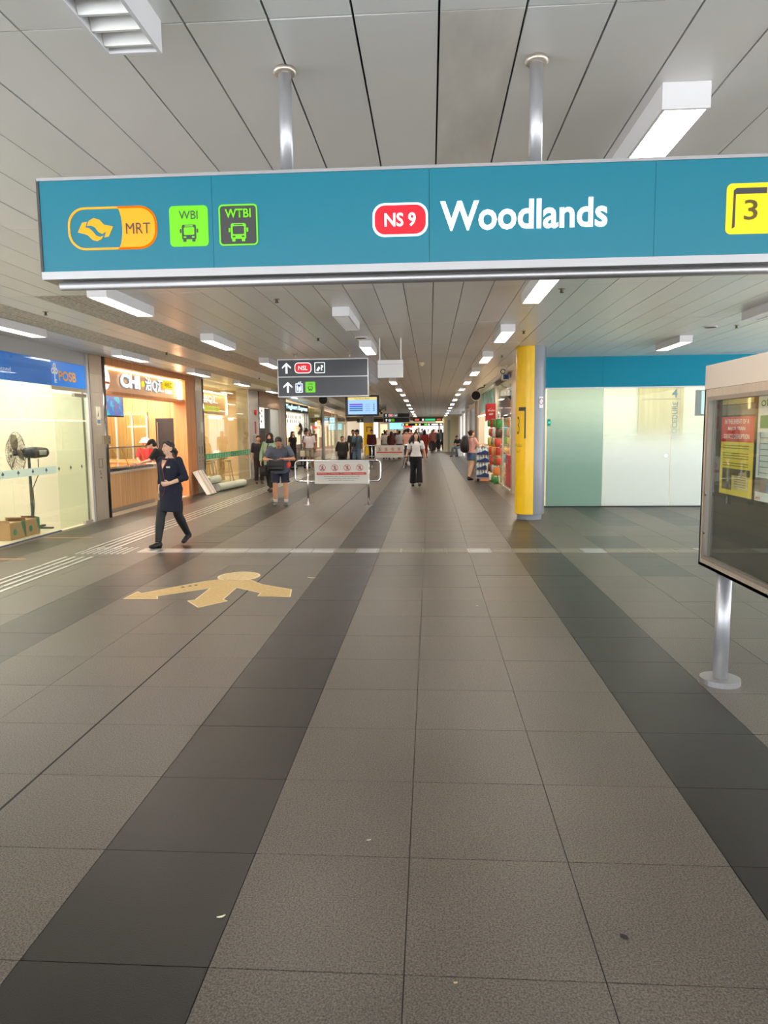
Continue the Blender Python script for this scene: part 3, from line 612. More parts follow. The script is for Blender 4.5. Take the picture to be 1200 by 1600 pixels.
MB().box(KX0, KX1, KY0, KY0+.02, KZ0, KZ1-.15).box(KX0, KX1, KY1-.02, KY1, KZ0, KZ1-.15).box(KX0, KX1, KY0, KY1, KZ0, KZ0+.02).build('side_wall', STEEL, case)
MB().cyl((KX0-.008, 4.75, 1.2), (KX0, 4.75, 1.2), .012, 10).cyl((KX0-.008, 4.75, .95), (KX0, 4.75, .95), .01, 10).build('lock', CHROME, case)
px = KX0+.050
MB().box(px-.002, px, 4.20, 4.66, 1.22, 1.69).build('yellow_poster', mat('poster_yellow', (226, 200, 82), .6), case); MB().box(px-.003, px-.002, 4.20, 4.66, 1.54, 1.69).build('poster_red_band', mat('poster_red', (206, 62, 66), .6), case)
MB().box(px-.002, px, 4.20, 4.66, 1.70, 1.76).build('grey_poster_strip', mat('strip_grey', (120, 118, 108), .6), case); MB().box(px-.002, px, 4.22, 4.66, 1.765, 1.84).build('tan_poster_strip', mat('strip_tan', (196, 176, 112), .6), case)
for i, t_ in enumerate(('IN THE EVENT OF A', 'MAJOR TRAIN', 'SERVICE DISRUPTION')):
    wd = (.34, .24, .36)[i]; text(case, t_, 'XR', (px-.0035, 4.43+wd/2, 1.647-i*.044), (wd, .028), WHITE, bold=.01)
q = MB()
for z in (1.515, 1.50, 1.47, 1.455, 1.44, 1.41, 1.395): q.box(px-.003, px-.002, 4.26, 4.62, z, z+.005)
q.build('small_print', mat('poster_print', (130, 112, 60), .7), case)
MB().box(px-.003, px-.002, 4.23, 4.62, 1.34, 1.38).box(px-.003, px-.002, 4.48, 4.62, 1.25, 1.34).build('poster_picture', mat('poster_pic', (108, 98, 78), .6), case)
MB().box(px-.003, px-.002, 4.25, 4.47, 1.26, 1.345).build('poster_note', mat('poster_note', (206, 188, 140), .6), case)
q = MB()
for i in range(5): q.box(px-.004, px-.003, 4.28, 4.44, 1.275+i*.014, 1.279+i*.014)
q.build('note_print', mat('poster_print'), case)
MB().box(px-.002, px, 3.2, 4.16, 1.22, 1.84).build('white_poster', mat('poster_white', (222, 222, 214), .6), case); MB().box(px-.003, px-.002, 3.75, 4.13, 1.62, 1.69).build('green_label', mat('poster_green', (70, 140, 92), .6), case)
text(case, 'of all R', 'XR', (px-.003, 4.12, 1.74), (.34, .05), INK)
MB().box(px-.003, px-.002, 3.4, 4.14, 1.36, 1.60).build('poster_table', mat('poster_table', (206, 206, 198), .6), case)
q = MB()
for i in range(7): q.box(px-.004, px-.003, 3.45, 4.12, 1.375+i*.032, 1.379+i*.032)
for i in range(5): q.box(px-.004, px-.003, 4.12-i*.15, 4.117-i*.15, 1.36, 1.60)
q.build('table_lines', mat('poster_lines', (120, 120, 116), .6), case)
MB().box(px-.003, px-.002, 3.4, 4.16, 1.27, 1.35).build('poster_photo', mat('poster_photo', (140, 128, 116), .6, noise=.2, nscale=8), case); MB().box(px-.004, px-.003, 3.6, 4.02, 1.275, 1.325).build('poster_blue_patch', mat('poster_blue', (120, 150, 190), .6), case)
text(case, 'smrt', 'XR', (px-.003, 4.14, 1.228), (.06, .018), RED, bold=.02)
for y in (4.60, 2.4):
    pm_ = MB().cyl((1.85, y, .03), (1.85, y, KZ0), .0445, 24).build('post', ALUP, case, smooth=True)
    MB().cyl((1.85, y, 0), (1.85, y, .035), .122, 32).build('base_plate', ALU, case)
# ------------------------------------------------------------------ clinic wall at right
cl = empty('clinic_glazing', (6, 15.15, 0), 'frosted glass clinic front below a teal fascia', 'shopfront')
for a, b, mt in ((2.40, 3.545, frost_glass('frost_green', (160, 192, 178), .9, 2.1, .4, .95)), (3.555, 4.905, frost_glass('frost_white', (234, 240, 238), .85, 1.8, .03)), (4.915, 6.3, frost_glass('frost_white')), (6.31, 7.7, frost_glass('frost_white')), (7.71, 9.4, frost_glass('frost_white'))):
    MB().box(a, b, 15.15, 15.162, .02, 2.46).build('glass_panel', mt, cl)
for a, b in ((2.36, 3.5), (3.503, 6.8), (6.803, 9.5)): MB().box(a, b, 15.10, 15.2, 2.455, 3.068).build('teal_fascia_panel', TEALF, cl)
MB().box(2.36, 9.5, 15.13, 15.18, 2.43, 2.456).build('head_rail', ALU, cl); MB().box(2.36, 9.5, 15.12, 15.20, 0, .02).build('floor_track', BLACK, cl)
struct('wall_right', MB().box(2.06, 2.36, 15.12, 15.9, 0, 3.07), mat('grey_white_paint', (206, 206, 202), .4))
MB().cyl((4.82, 15.14, 1.05), (4.82, 15.15, 1.05), .03, 12).build('door_lock', CHROME, cl)
ex = empty('door_release', (2.47, 15.13, 1.75), 'small glowing green door release button beside the column', 'button'); MB().box(2.41, 2.47, 15.095, 15.118, 1.68, 1.82).build('plate', mat('green_plate', (30, 140, 120), .4), ex); MB().cyl((2.44, 15.085, 1.75), (2.44, 15.095, 1.75), .022, 12).build('button', emis('green_glow', (40, 230, 200), 1.0), ex)
sb = empty('shutter_box', (2.3, 15.05, 2.48), 'small grey shutter switch box behind the column', 'box'); MB().box(2.15, 2.35, 15.0, 15.118, 2.50, 2.62).build('case', mat('switch_grey', (160, 162, 164), .4), sb); MB().box(2.18, 2.32, 14.994, 15.0, 2.52, 2.56).build('slot', STEELD, sb)
struct('wall_clinic', MB().box(2.4, 11, 17.6, 17.7, 0, 3.1).box(2.36, 2.46, 15.9, 17.6, 0, 3.1), CREAM)
dr = empty('door_clinic', (5.35, 17.58, 0), 'pale wood clinic door marked 4 PROCEDURE seen through the glass', 'door'); dr['kind'] = 'thing'
MB().frame([(4.92, 0.01), (5.95, 0.01), (5.95, 2.62), (4.92, 2.62)], [(4.99, .01), (5.88, .01), (5.88, 2.56), (4.99, 2.56)], FY(17.6), 0, .06).build('door_frame', WOODY, dr)
MB().box(4.99, 5.88, 17.56, 17.6, .01, 2.28).build('door_leaf', WOODY, dr); MB().box(4.99, 5.88, 17.56, 17.6, 2.29, 2.56).build('transom', WOODY, dr); MB().box(4.99, 5.88, 17.565, 17.59, 2.278, 2.292).build('gap', DK, dr)
text(dr, '4', 'Y', (17.555, 5.68, 2.32), (.13, .2), mat('teal_ink', (40, 90, 100), .5), bold=.02); text(dr, 'PROCEDURE', 'YV', (17.555, 5.82, 1.3), (.92, .12), mat('teal_ink'))
MB().cyl((5.05, 17.53, 1.0), (5.05, 17.56, 1.0), .03, 10).build('handle', STEEL, dr)
ct = empty('clinic_screen', (6.5, 16.9, 1.9), 'screen showing a dark haired woman in a black top behind the clinic glass', 'screen')
MB().box(6.02, 7.1, 16.95, 17.0, 1.88, 2.46).build('casing', BLACK, ct); MB().box(6.14, 7.08, 16.945, 16.95, 1.92, 2.44).build('screen', emis('screen_pale', (196, 226, 232), .8), ct)
MB().prism([(6.2, 1.95), (6.22, 2.15), (6.28, 2.3), (6.36, 2.36), (6.44, 2.3), (6.5, 2.15), (6.52, 1.95)], FY(16.945), 0, .002).build('picture_hair', emis('pic_hair', (60, 40, 40), .7), ct)
MB().prism([(6.24, 1.93), (6.28, 2.12), (6.33, 2.16), (6.32, 2.28), (6.38, 2.33), (6.43, 2.26), (6.42, 2.15), (6.5, 2.1), (6.54, 1.93)], FY(16.943), 0, .002).build('picture_skin', emis('pic_skin', (240, 190, 180), .8), ct)
MB().prism([(6.28, 1.93), (6.31, 2.07), (6.4, 2.03), (6.47, 2.07), (6.5, 1.93)], FY(16.941), 0, .002).build('picture_top', emis('pic_top', (60, 50, 56), .7), ct)
# ------------------------------------------------------------------ left side: bank
def frosted_film():
    m = bpy.data.materials.new('frosted_band'); m.use_nodes = True; nt = m.node_tree; N = nt.nodes; b = N['Principled BSDF']; b.inputs['Base Color'].default_value = rgb((226, 238, 232)); b.inputs['Roughness'].default_value = .4
    t = N.new('ShaderNodeBsdfTranslucent'); t.inputs[0].default_value = rgb((226, 238, 232)); x = N.new('ShaderNodeMixShader'); x.inputs[0].default_value = .5
    o = [n for n in N if n.type == 'OUTPUT_MATERIAL'][0]; nt.links.new(b.outputs[0], x.inputs[1]); nt.links.new(t.outputs[0], x.inputs[2]); nt.links.new(x.outputs[0], o.inputs[0]); return m
WX = -6.2
struct('wall_left', MB().box(-9.8, -9.7, 4.4, 60, 0, 3.1).box(-9.8, -6.3, 4.4, 4.5, 0, 3.1), CREAM)
bk = empty('bank_glazing', (WX, 9, 0), 'bank shopfront with clear glass panes under a blue lettered fascia', 'shopfront')
for a, b in ((5.15, 6.44), (6.45, 7.74), (7.75, 9.04), (9.05, 10.34), (10.35, 11.64)):
    MB().box(WX-.012, WX, a, b, .02, 2.84).build('glass_pane', GLASS, bk)
dg = MB().box(WX-.012, WX, 11.66, 12.78, .03, 2.30).build('glass_door', GLASSG, bk)
MB().box(WX-.03, WX+.02, 12.35, 12.78, 2.27, 2.33).build('door_patch_fitting', STEELD, dg); MB().box(WX-.03, WX+.02, 12.5, 12.78, .0, .06).build('floor_pivot', STEEL, dg)
for a, b in ((4.5, 7.745), (7.748, 10.345), (10.348, 11.645), (11.648, 12.83)): MB().box(WX-.06, WX-.014, a, b, 2.425, 2.835).build('blue_fascia', mat('bank_blue_glow', (18, 108, 190), .3, emit=(20, 110, 200), es=.35), bk)  # slight glow added to the fascia colour to lift the dark blue
MB().box(WX-.08, WX-.01, 4.5, 12.83, 2.838, 3.068).build('grey_header', mat('header_grey', (176, 174, 172), .5), bk)
MB().box(WX-.05, WX-.013, 11.66, 12.83, 2.36, 2.42).build('door_closer_rail', mat('rail_steel', (186, 178, 160), .35, .8), bk)
MB().box(WX-.02, WX+.01, 4.5, 11.66, 0, .02).build('floor_channel', mat('blue_grey_channel', (110, 120, 140), .4, .5), bk)
PF = WX+.001
BL = mat('bank_orange', (248, 170, 52), .4); BW = mat('bank_white', (244, 246, 248), .4)
text(bk, 'POSB', 'X', (WX-.013, 11.90, 2.515), (.60, .17), BL, bold=.03)
q = MB(); fkey = FX(WX-.013)
for cy_, cz_ in ((11.77, 2.745), (11.715, 2.665), (11.825, 2.665)): q.frame(circ(cy_, cz_, .052, 16), circ(cy_, cz_, .018, 16), fkey, 0, .004)
q.prism([(11.752, 2.68), (11.788, 2.68), (11.788, 2.47), (11.752, 2.47)], fkey, .001, .005).prism([(11.788, 2.53), (11.83, 2.53), (11.83, 2.51), (11.788, 2.51)], fkey, .001, .005).prism([(11.788, 2.49), (11.83, 2.49), (11.83, 2.47), (11.788, 2.47)], fkey, .001, .005)
q.build('key_emblem', BW, bk)
text(bk, 'second', 'X', (WX-.013, 10.14, 2.555), (.36, .065), BW, bold=.01)
bd = MB().box(WX+.0005, WX+.0012, 5.2, 11.62, .98, 1.10).build('frosted_band', frosted_film(), bk)
FK = mat('key_print', (70, 90, 110), .6)
for i in range(18):
    y = 6.9+.4*i; z = 1.04
    if y > 12.6: break
    q = MB()
    for dy, dz in ((0, .025), (-.018, 0.004), (.018, .004)): q.prism(circ(y+dy, z+dz, .016, 8), FX(WX), .001, .002)
    q.prism([(y-.006, z), (y+.006, z), (y+.006, z-.04), (y-.006, z-.04)], FX(WX), .001, .002).build('key_print', FK, bd if y < 11.6 else dg)
bi = struct('wall_bank', MB().box(-8.7, -8.6, 4.5, 12.9, 0, 3.1).box(-8.7, -6.3, 12.84, 12.94, 0, 3.1), CREAM)
MB().box(-8.598, -8.59, 10.9, 12.0, .02, 2.2).build('wall_panel', mat('cream_panel', (216, 204, 170), .5), bi); MB().box(-8.597, -8.585, 4.5, 12.84, 0, .14).build('skirting', mat('stone_skirting', (150, 146, 126), .5), bi)
nf = empty('door_frame', (WX, 12.88, 0), 'slim white steel frame post at the bank glass door', 'frame post'); MB().box(WX-.06, WX+.02, 12.84, 12.92, 0, 3.068).build('post', mat('frame_white', (206, 204, 202), .3, .5), nf)
# pedestal fan
fan = empty('pedestal_fan', (-6.85, 11.95, 0), 'large black pedestal fan standing behind the bank glass', 'fan')
FM = mat('fan_dark', (44, 46, 46), .45)
MB().loft([(-6.85, 11.95, .03), (-6.85, 11.95, 1.26)], [.028, .022], seg=12).build('pole', mat('fan_pole', (70, 84, 84), .4, .3), fan)
MB().box(-7.2, -6.5, 11.92, 11.98, 0, .03).box(-6.88, -6.82, 11.6, 12.3, .004, .034).build('base', FM, fan)
V3 = lambda x, y, z: Vector((x, y, z)); FAX = Vector((-.62, -.78, 0)); FC = Vector((-6.85, 11.95, 1.31))
MB().loft([FC+FAX*.10, FC+FAX*.06, FC-FAX*.10, FC-FAX*.30, FC-FAX*.33], [.05, .085, .1, .08, .05], seg=16).build('motor', FM, fan, smooth=True)
MB().loft([FC-FAX*.14+V3(.075, -.06, 0), FC-FAX*.26+V3(.075, -.06, 0)], [(.012, .045)]*2, lat=(.78, -.62, 0), seg=8).build('control_plate', STEELD, fan)
def fan_head(parent, c, ax, r, n=28):
    c = Vector(c); ax = Vector(ax).normalized(); u = ax.orthogonal().normalized(); v = ax.cross(u); q = MB()
    for k in range(n):
        t = 2*math.pi*k/n; d = u*math.cos(t)+v*math.sin(t)
        q.loft([c+ax*.09+d*.03, c+ax*.085+d*r*.6, c+ax*.02+d*r*.97, c-ax*.02+d*r, c-ax*.07+d*r*.6, c-ax*.08+d*.03], .0028, seg=4, caps=False)
    for rr, oo in ((1.0, 0), (.66, .082), (.34, .09), (.66, -.066), (.34, -.078)):
        q.loft([c+ax*oo+(u*math.cos(2*math.pi*k/24)+v*math.sin(2*math.pi*k/24))*r*rr for k in range(25)], .004 if rr == 1.0 else .0028, seg=4, caps=False)
    q.build('guard', mat('guard_wire', (70, 66, 58), .4, .6), parent)
    for k in range(3):
        t = 2*math.pi*k/3; d = u*math.cos(t)+v*math.sin(t); e_ = -u*math.sin(t)+v*math.cos(t); b = MB()
        b.loft([c+d*.04, c+d*r*.3+e_*.02, c+d*r*.62+e_*.05, c+d*r*.88+e_*.03], [(.03, .004), (.075, .004), (.095, .004), (.05, .003)], lat=e_+ax*.35, seg=8).build('blade', mat('blade_grey', (84, 78, 66), .4), parent, smooth=True)
    MB().loft([c-ax*.06, c+ax*.05], [.05, .045], seg=14).build('hub', FM, parent)
fan_head(fan, FC+FAX*.20, FAX, .36)
MB().loft([(-6.83, 12.2, 1.2), (-6.8, 12.15, .95), (-6.83, 11.98, .7), (-6.82, 11.97, .4), (-6.8, 11.9, .25), (-6.76, 11.6, .12), (-6.80, 11.45, .03)], .008, seg=6).build('power_cord', BLACK, fan)
for i, (y0, lab) in enumerate(((10.55, 'brown carton with a green corner, the left one below the fan'), (10.99, 'brown carton with green printing, the right one below the fan'))):
    bx = empty('carton', (-6.5, y0+.2, 0), lab, 'carton', 'cartons weighing down the fan'); y1 = y0+.40
    MB().box(-6.72, -6.42, y0, y1, .004, .27).build('box', CARD, bx); MB().add([(-6.72, y0, .272), (-6.42, y0, .272), (-6.40, y0-.05, .32), (-6.74, y0-.05, .32)], [(0, 1, 2, 3)]).add([(-6.72, y1, .272), (-6.42, y1, .272), (-6.46, y1-.14, .31), (-6.66, y1-.14, .31)], [(3, 2, 1, 0)]).build('flap', CARD, bx)
    MB().prism([(y1-.1, .27), (y1, .27), (y1, .02), (y1-.04, .1)], FX(-6.42), .001, .003).prism(circ(y0+.13, .12, .05, 12), FX(-6.42), .001, .003).build('green_print', mat('carton_green', (38, 120, 84), .6), bx)
tp = crumb('yellow_tape', -6.36, 11.28, .09, .04, .3, YEL, 'small scrap of yellow tape by the right fan carton', 'tape', .004)
for y, lab in ((9.0, 'thin orange tape line on the dark border, the nearer'), (10.9, 'thin orange tape line on the dark border, the farther')): tag(MB().box(-6.1, -5.3, y, y+.03, .0004, .0016).build('floor_tape', mat('orange_tape', (214, 150, 90), .6)), lab, 'tape')
# steel pier between bank and food shop
def pier(y0, y1, lab, plates=True, x=WX):
    r_ = empty('steel_pier', (x, y0, 0), lab, 'pier')
    zs = [0.0, 1.42, 1.9, 2.38, 2.72, 3.068]
    for a, b in zip(zs[:-1], zs[1:]): MB().box(x-.45, x+.02, y0, y1-.17, a+.002, b-.002).build('steel_panel', STEEL, r_)
    MB().loft([(x-.05, y1-.085, 0), (x-.05, y1-.085, 3.068)], [(.085, .085)]*2, seg=20).build('guide_post', mat('guide_steel', (128, 126, 124), .25, 1.0), r_, smooth=True)
    return r_
p1 = pier(12.95, 13.62, 'brushed steel pier with a lock box between the bank and the food stall')
MB().box(WX+.02, WX+.035, 13.1, 13.28, 1.78, 2.12).build('notice_sticker', mat('sticker_pale', (224, 216, 196), .6), p1); MB().box(WX+.035, WX+.037, 13.13, 13.25, 1.81, 1.88).build('sticker_blue', mat('sticker_blue', (110, 130, 150), .6), p1)
MB().prism([(13.15, 1.95), (13.2, 2.02), (13.22, 2.06), (13.2, 1.99), (13.17, 1.93)], FX(WX+.035), 0, .002).build('sticker_figure', DK, p1)
MB().box(WX-.0, WX+.06, 13.3, 13.6, 1.42, 1.58).build('lock_box', mat('lock_box_steel', (170, 156, 130), .4, .8), p1); MB().cyl((WX+.06, 13.52, 1.53), (WX+.066, 13.52, 1.53), .012, 8).cyl((WX+.06, 13.52, 1.46), (WX+.066, 13.52, 1.46), .012, 8).build('rivet', BLACK, p1)
MB().frame([(13.12, .98), (13.28, .98), (13.28, 1.16), (13.12, 1.16)], [(13.14, 1.0), (13.26, 1.0), (13.26, 1.14), (13.14, 1.14)], FX(WX+.02), 0, .01).build('recess_handle', STEELD, p1)
for z in (.92, .87, .8): MB().cyl((WX+.02, 13.15+.03*(z < .9), z), (WX+.036, 13.15+.03*(z < .9), z), .018, 10).build('lock_barrel', CHROME, p1)
# ------------------------------------------------------------------ food stall
fs = empty('food_stall', (WX, 16.2, 0), 'orange oak food stall front with glowing white and yellow letters', 'shopfront')
MB().box(WX-.32, WX+.02, 13.63, 18.86, 2.93, 3.068).build('top_beam', WOODO, fs); MB().box(WX-.32, WX+.0, 13.63, 18.12, 2.38, 2.44).build('lower_beam', WOODO, fs)
MB().box(WX-.30, WX-.18, 13.63, 18.12, 2.44, 2.93).build('fascia_back', mat('fascia_peach', (240, 200, 156), .5), fs)
MB().box(WX-.178, WX-.16, 13.63, 18.1, 2.90, 2.925).box(WX-.178, WX-.06, 18.06, 18.10, 2.45, 2.90).build('light_strip', emis('warm_strip', (255, 214, 160), 8.0), fs)
for i in range(4): MB().box(WX-.32, WX+.02, 18.13+.18*i, 18.13+.18*i+.172, 0, 2.925).build('oak_board', WOODO, fs)
LS = mat('chi_letter_side', (130, 150, 160), .5); LW = emis('chi_white', (244, 250, 252), 1.5); LY = emis('chi_yellow', (248, 232, 20), 1.25)
def glow(parent, s, x, y0, z0, wd, h, mt, bold=.02, side=True):
    if side: text(parent, s, 'X', (x-.03, y0+.03, z0-.012), (wd, h), LS, bold=bold+.03, name='letter_side')
    text(parent, s, 'X', (x, y0, z0), (wd, h), mt, bold=bold)
xl = WX-.13
glow(fs, 'CHI', xl, 14.62, 2.57, 1.0, .29, LW, .04); MB().prism(circ(15.78, 2.70, .06, 12), FX(xl), 0, .01).build('lit_dot', LY, fs)
glow(fs, '治Q汇', xl, 15.92, 2.55, 1.10, .32, LW, .01); text(fs, '哈哈汇', 'X', (xl+.002, 17.10, 2.705), (.48, .12), mat('olive_ink', (110, 100, 10), .5), bold=.01); glow(fs, 'CHILLAX', xl, 17.12, 2.56, .48, .10, LW, .02, False)
MB().prism([(17.04, 2.68), (17.64, 2.68), (17.64, 2.86), (17.04, 2.86)], FX(xl-.02), 0, .01).build('yellow_backing', mat('yellow_backing', (232, 216, 20), .5, emit=(232, 216, 20), es=.5), fs)
MB().prism(circ(13.90, 2.69, .21, 28), FX(xl), -.04, 0).build('round_logo', LW, fs); MB().prism([(13.74, 2.59), (14.08, 2.59), (14.08, 2.64), (13.74, 2.64)], FX(xl), 0, .004).build('logo_orange_bar', mat('logo_orange', (226, 120, 60), .5), fs); text(fs, '哈哈', 'X', (xl+.004, 13.76, 2.68), (.28, .13), DK)
MB().box(xl, xl+.006, 17.80, 17.90, 2.48, 2.505).build('small_plate', DK, fs)
struct('wall_stall', MB().box(-8.7, -8.6, 12.94, 18.9, 0, 3.1), WOOD)
wp = tag(empty('wall_oak', (-7.5, 18.8, 0), None, None), kind='structure')
for i in range(11): MB().box(-8.6+.2*i, -8.6+.2*i+.194, 18.70, 18.78, 0, 3.08).build('oak_board', WOOD, wp)
for i in range(8): MB().box(-8.6, -8.57, 13.0+.72*i, 13.0+.72*i+.71, 1.0, 3.08).build('oak_board', WOOD, wp)
MB().box(-7.18, -6.56, 18.62, 18.69, .02, 2.0).build('black_door', mat('door_black', (40, 40, 44), .35), wp); MB().box(-7.14, -7.12, 18.60, 18.62, .3, 1.9).build('door_handle', STEELD, wp)
kc = empty('serving_counter', (-6.75, 15.2, 0), 'pale oak serving counter with a glass screen and rows of food wells', 'counter')
for i in range(14): MB().box(-6.50, -6.45, 13.68+.205*i, 13.68+.205*i+.20, .10, .80).build('oak_slat', WOOD, kc)
MB().box(-7.3, -6.5, 13.68, 16.55, .10, .80).build('carcass', WOOD, kc); MB().box(-7.25, -6.48, 13.68, 16.55, .0, .10).build('plinth', STEELD, kc)
MB().box(-7.32, -6.42, 13.66, 16.57, .80, .84).build('counter_top', mat('pale_stone', (206, 192, 172), .3), kc)
FOOD = [mat('food_%d' % i, c, .6, noise=.3, nscale=40) for i, c in enumerate(((200, 170, 90), (180, 120, 70), (120, 140, 60), (220, 200, 150), (150, 70, 50)))]
for r_ in range(2):
    for i in range(13):
        y = 13.75+.213*i; x = -6.46-.24*r_; wl = MB().frame([(x-.22, y), (x, y), (x, y+.2), (x-.22, y+.2)], [(x-.205, y+.012), (x-.012, y+.012), (x-.012, y+.188), (x-.205, y+.188)], FZ(0), .84, .90).build('food_well', CHROME, kc)
        MB().ell((x-.11, y+.1, .855), (.09, .08, .03), seg=10, rings=6).build('food', FOOD[(i*3+r_) % 5], wl)
MB().box(-6.95, -6.9, 13.68, 14.62, .84, 1.26).build('oak_backing', WOODY, kc)
MB().box(-6.56, -6.552, 13.68, 16.5, 1.0, 1.32).build('sneeze_glass', GLASS, kc); MB().box(-6.9, -6.52, 13.68, 16.55, 1.32, 1.335).build('glass_shelf', GLASSG, kc); MB().box(-6.53, -6.515, 13.68, 16.55, 1.315, 1.34).build('edge_rail', STEELD, kc)
for y in (14.6, 15.5, 16.45): MB().loft([(-6.6, y, .84), (-6.78, y, 1.32)], .012, seg=8).build('bracket', mat('brass_rod', (200, 150, 80), .3, .8), kc)
ch = empty('card_holder', (-6.6, 14.32, 1.335), 'small upright menu card with an orange top on the counter shelf', 'menu card'); MB().box(-6.66, -6.52, 14.15, 14.45, 1.337, 1.36).build('foot', WHITE, ch); MB().box(-6.6, -6.59, 14.18, 14.42, 1.36, 1.72).build('card', mat('card_beige', (220, 200, 180), .5), ch); MB().box(-6.589, -6.587, 14.2, 14.40, 1.56, 1.70).build('orange_field', mat('card_orange', (214, 110, 80), .5), ch)
MB().box(-6.589, -6.587, 14.22, 14.38, 1.40, 1.50).build('picture', FOOD[4], ch)
cs = empty('container_stack', (-6.62, 13.95, 1.335), 'stack of clear plastic food containers on the counter shelf', 'containers')
for i in range(4): MB().loft([(-6.64, 13.95, 1.337+.035*i), (-6.64, 13.95, 1.37+.035*i)], [.07, .085], seg=14).build('container', mat('clear_plastic', (224, 220, 206), .3), cs)
t2 = empty('menu_screen', (-6.9, 15.5, 2.0), 'wall screen with a blue and turquoise picture in the food stall', 'screen')
MB().box(-6.96, -6.915, 15.02, 16.05, 1.98, 2.20).box(-6.96, -6.915, 15.02, 16.05, 2.20, 2.52).build('casing', BLACK, t2)
def paint_screen(name, c1, c2, c3, s=.8, sc_=5.0):
    m = bpy.data.materials.new(name); m.use_nodes = True; N = m.node_tree.nodes; L = m.node_tree.links; b = N['Principled BSDF']; b.inputs['Base Color'].default_value = (0, 0, 0, 1); b.inputs['Emission Strength'].default_value = s
    g_ = N.new('ShaderNodeNewGeometry'); n = N.new('ShaderNodeTexNoise'); n.inputs['Scale'].default_value = sc_; n.inputs['Detail'].default_value = 3; L.new(g_.outputs['Position'], n.inputs['Vector'])
    r_ = N.new('ShaderNodeValToRGB'); r_.color_ramp.interpolation = 'EASE'; L.new(n.outputs[0], r_.inputs[0]); e_ = r_.color_ramp.elements; e_[0].position = .38; e_[0].color = rgb(c1); e_[1].position = .62; e_[1].color = rgb(c3); k = e_.new(.5); k.color = rgb(c2)
    L.new(r_.outputs[0], b.inputs['Emission Color']); return m
MB().box(-6.915, -6.91, 15.05, 16.02, 2.01, 2.49).build('picture', paint_screen('sea_picture', (120, 110, 160), (60, 120, 190), (60, 190, 200)), t2); MB().box(-6.99, -6.96, 15.4, 15.6, 2.2, 3.0).build('wall_arm', STEELD, t2)
kw = empty('kitchen_window', (-7.9, 18.3, 0), 'glazed kitchen partition behind the stall server', 'partition')
MB().box(-8.55, -7.28, 18.3, 18.31, .95, 2.08).build('glass', GLASSG, kw)
for x in (-8.55, -8.12, -7.70, -7.31): MB().box(x, x+.05, 18.28, 18.33, .004, 2.12).build('mullion', ALUP, kw)
MB().box(-8.55, -7.26, 18.26, 18.35, 2.08, 2.16).build('head', WOOD, kw); MB().box(-8.55, -7.26, 18.26, 18.35, .86, .95).build('sill', WOOD, kw); MB().box(-8.5, -7.3, 18.3, 18.33, .02, .86).build('oak_base', WOOD, kw)
wg = empty('warm_glow_strip', (-7.8, 18.6, 1.75), 'thin warm light strip behind the kitchen glazing', 'light'); MB().box(-7.95, -7.45, 18.66, 18.69, 1.78, 1.80).build('strip', emis('warm_strip'), wg)
sv = empty('serving_table', (-7.0, 17.0, 0), 'low steel preparation table at the end of the food counter', 'table'); MB().box(-6.9, -6.5, 16.62, 17.25, .84, .90).build('top', STEEL, sv); MB().box(-6.88, -6.52, 16.64, 17.23, .004, .84).build('base', WOOD, sv)
# ------------------------------------------------------------------ cafe glass front
p2 = pier(18.9, 19.62, 'brushed steel pier between the food stall and the glass cafe front')
MB().box(WX+.02, WX+.03, 19.22, 19.42, 1.62, 1.9).build('notice_sticker', mat('sticker_pale'), p2)
for y in (19.0, 19.26): MB().box(WX+.02, WX+.028, y, y+.09, 1.05, 1.25).build('recess_handle', STEELD, p2)
for y in (19.05, 19.3): 
    for z in (.95, .86): MB().cyl((WX+.02, y, z), (WX+.036, y, z), .018, 10).build('lock_barrel', CHROME, p2)
gc = empty('cafe_glazing', (WX, 22, 0), 'clear glass cafe front with a green striped sticker band', 'shopfront')
for a, b in ((19.64, 20.85), (20.86, 22.1), (22.11, 23.35), (23.36, 24.55)): MB().box(WX-.012, WX, a, b, .02, 3.06).build('glass_pane', GLASSG, gc)
MB().box(WX-.03, WX+.02, 24.56, 24.68, 0, 3.066).build('frame_post', ALUP, gc); MB().box(WX-.04, WX+.02, 19.62, 24.56, 0, .02).build('floor_channel', STEELD, gc)
GB = mat('green_band', (70, 170, 116), .5)
for i, (a, b) in enumerate(((19.66, 20.84), (20.87, 22.08), (22.12, 23.33), (23.37, 24.53))):
    bb = MB().box(WX+.001, WX+.003, a, b, .86, 1.02).build('sticker_band', GB, gc)
    for k in range(4):
        y = a+.12+k*.27; text(bb, '哈汇治品'[k], 'X', (WX+.004, y, .88), (.13, .11), mat('band_white', (220, 240, 226), .5))
ci = empty('cafe_sign', (-7.3, 22, 2.2), 'lit inner cafe sign with white letters over a yellow strip behind glass', 'sign')
MB().box(-7.3, -7.2, 19.7, 25.4, 2.22, 2.95).build('sign_box', mat('fascia_peach2', (232, 170, 110), .5), ci); MB().box(-7.2, -7.16, 25.3, 25.38, 2.22, 2.86).box(-7.2, -7.16, 19.7, 25.4, 2.90, 2.95).build('light_strip', emis('warm_strip'), ci)
text(ci, '哈哈汇·治Q汇', 'X', (-7.18, 20.6, 2.55), (3.7, .30), LW, bold=.02); MB().box(-7.19, -7.18, 20.4, 22.3, 2.30, 2.47).box(-7.19, -7.18, 22.6, 24.5, 2.30, 2.47).build('yellow_strip', emis('yellow_strip', (244, 226, 20), 1.1), ci)
text(ci, 'CHI CHILLAX', 'X', (-7.17, 20.6, 2.34), (1.5, .09), DK); text(ci, 'NOODLE RICE', 'X', (-7.17, 22.8, 2.34), (1.5, .09), DK)
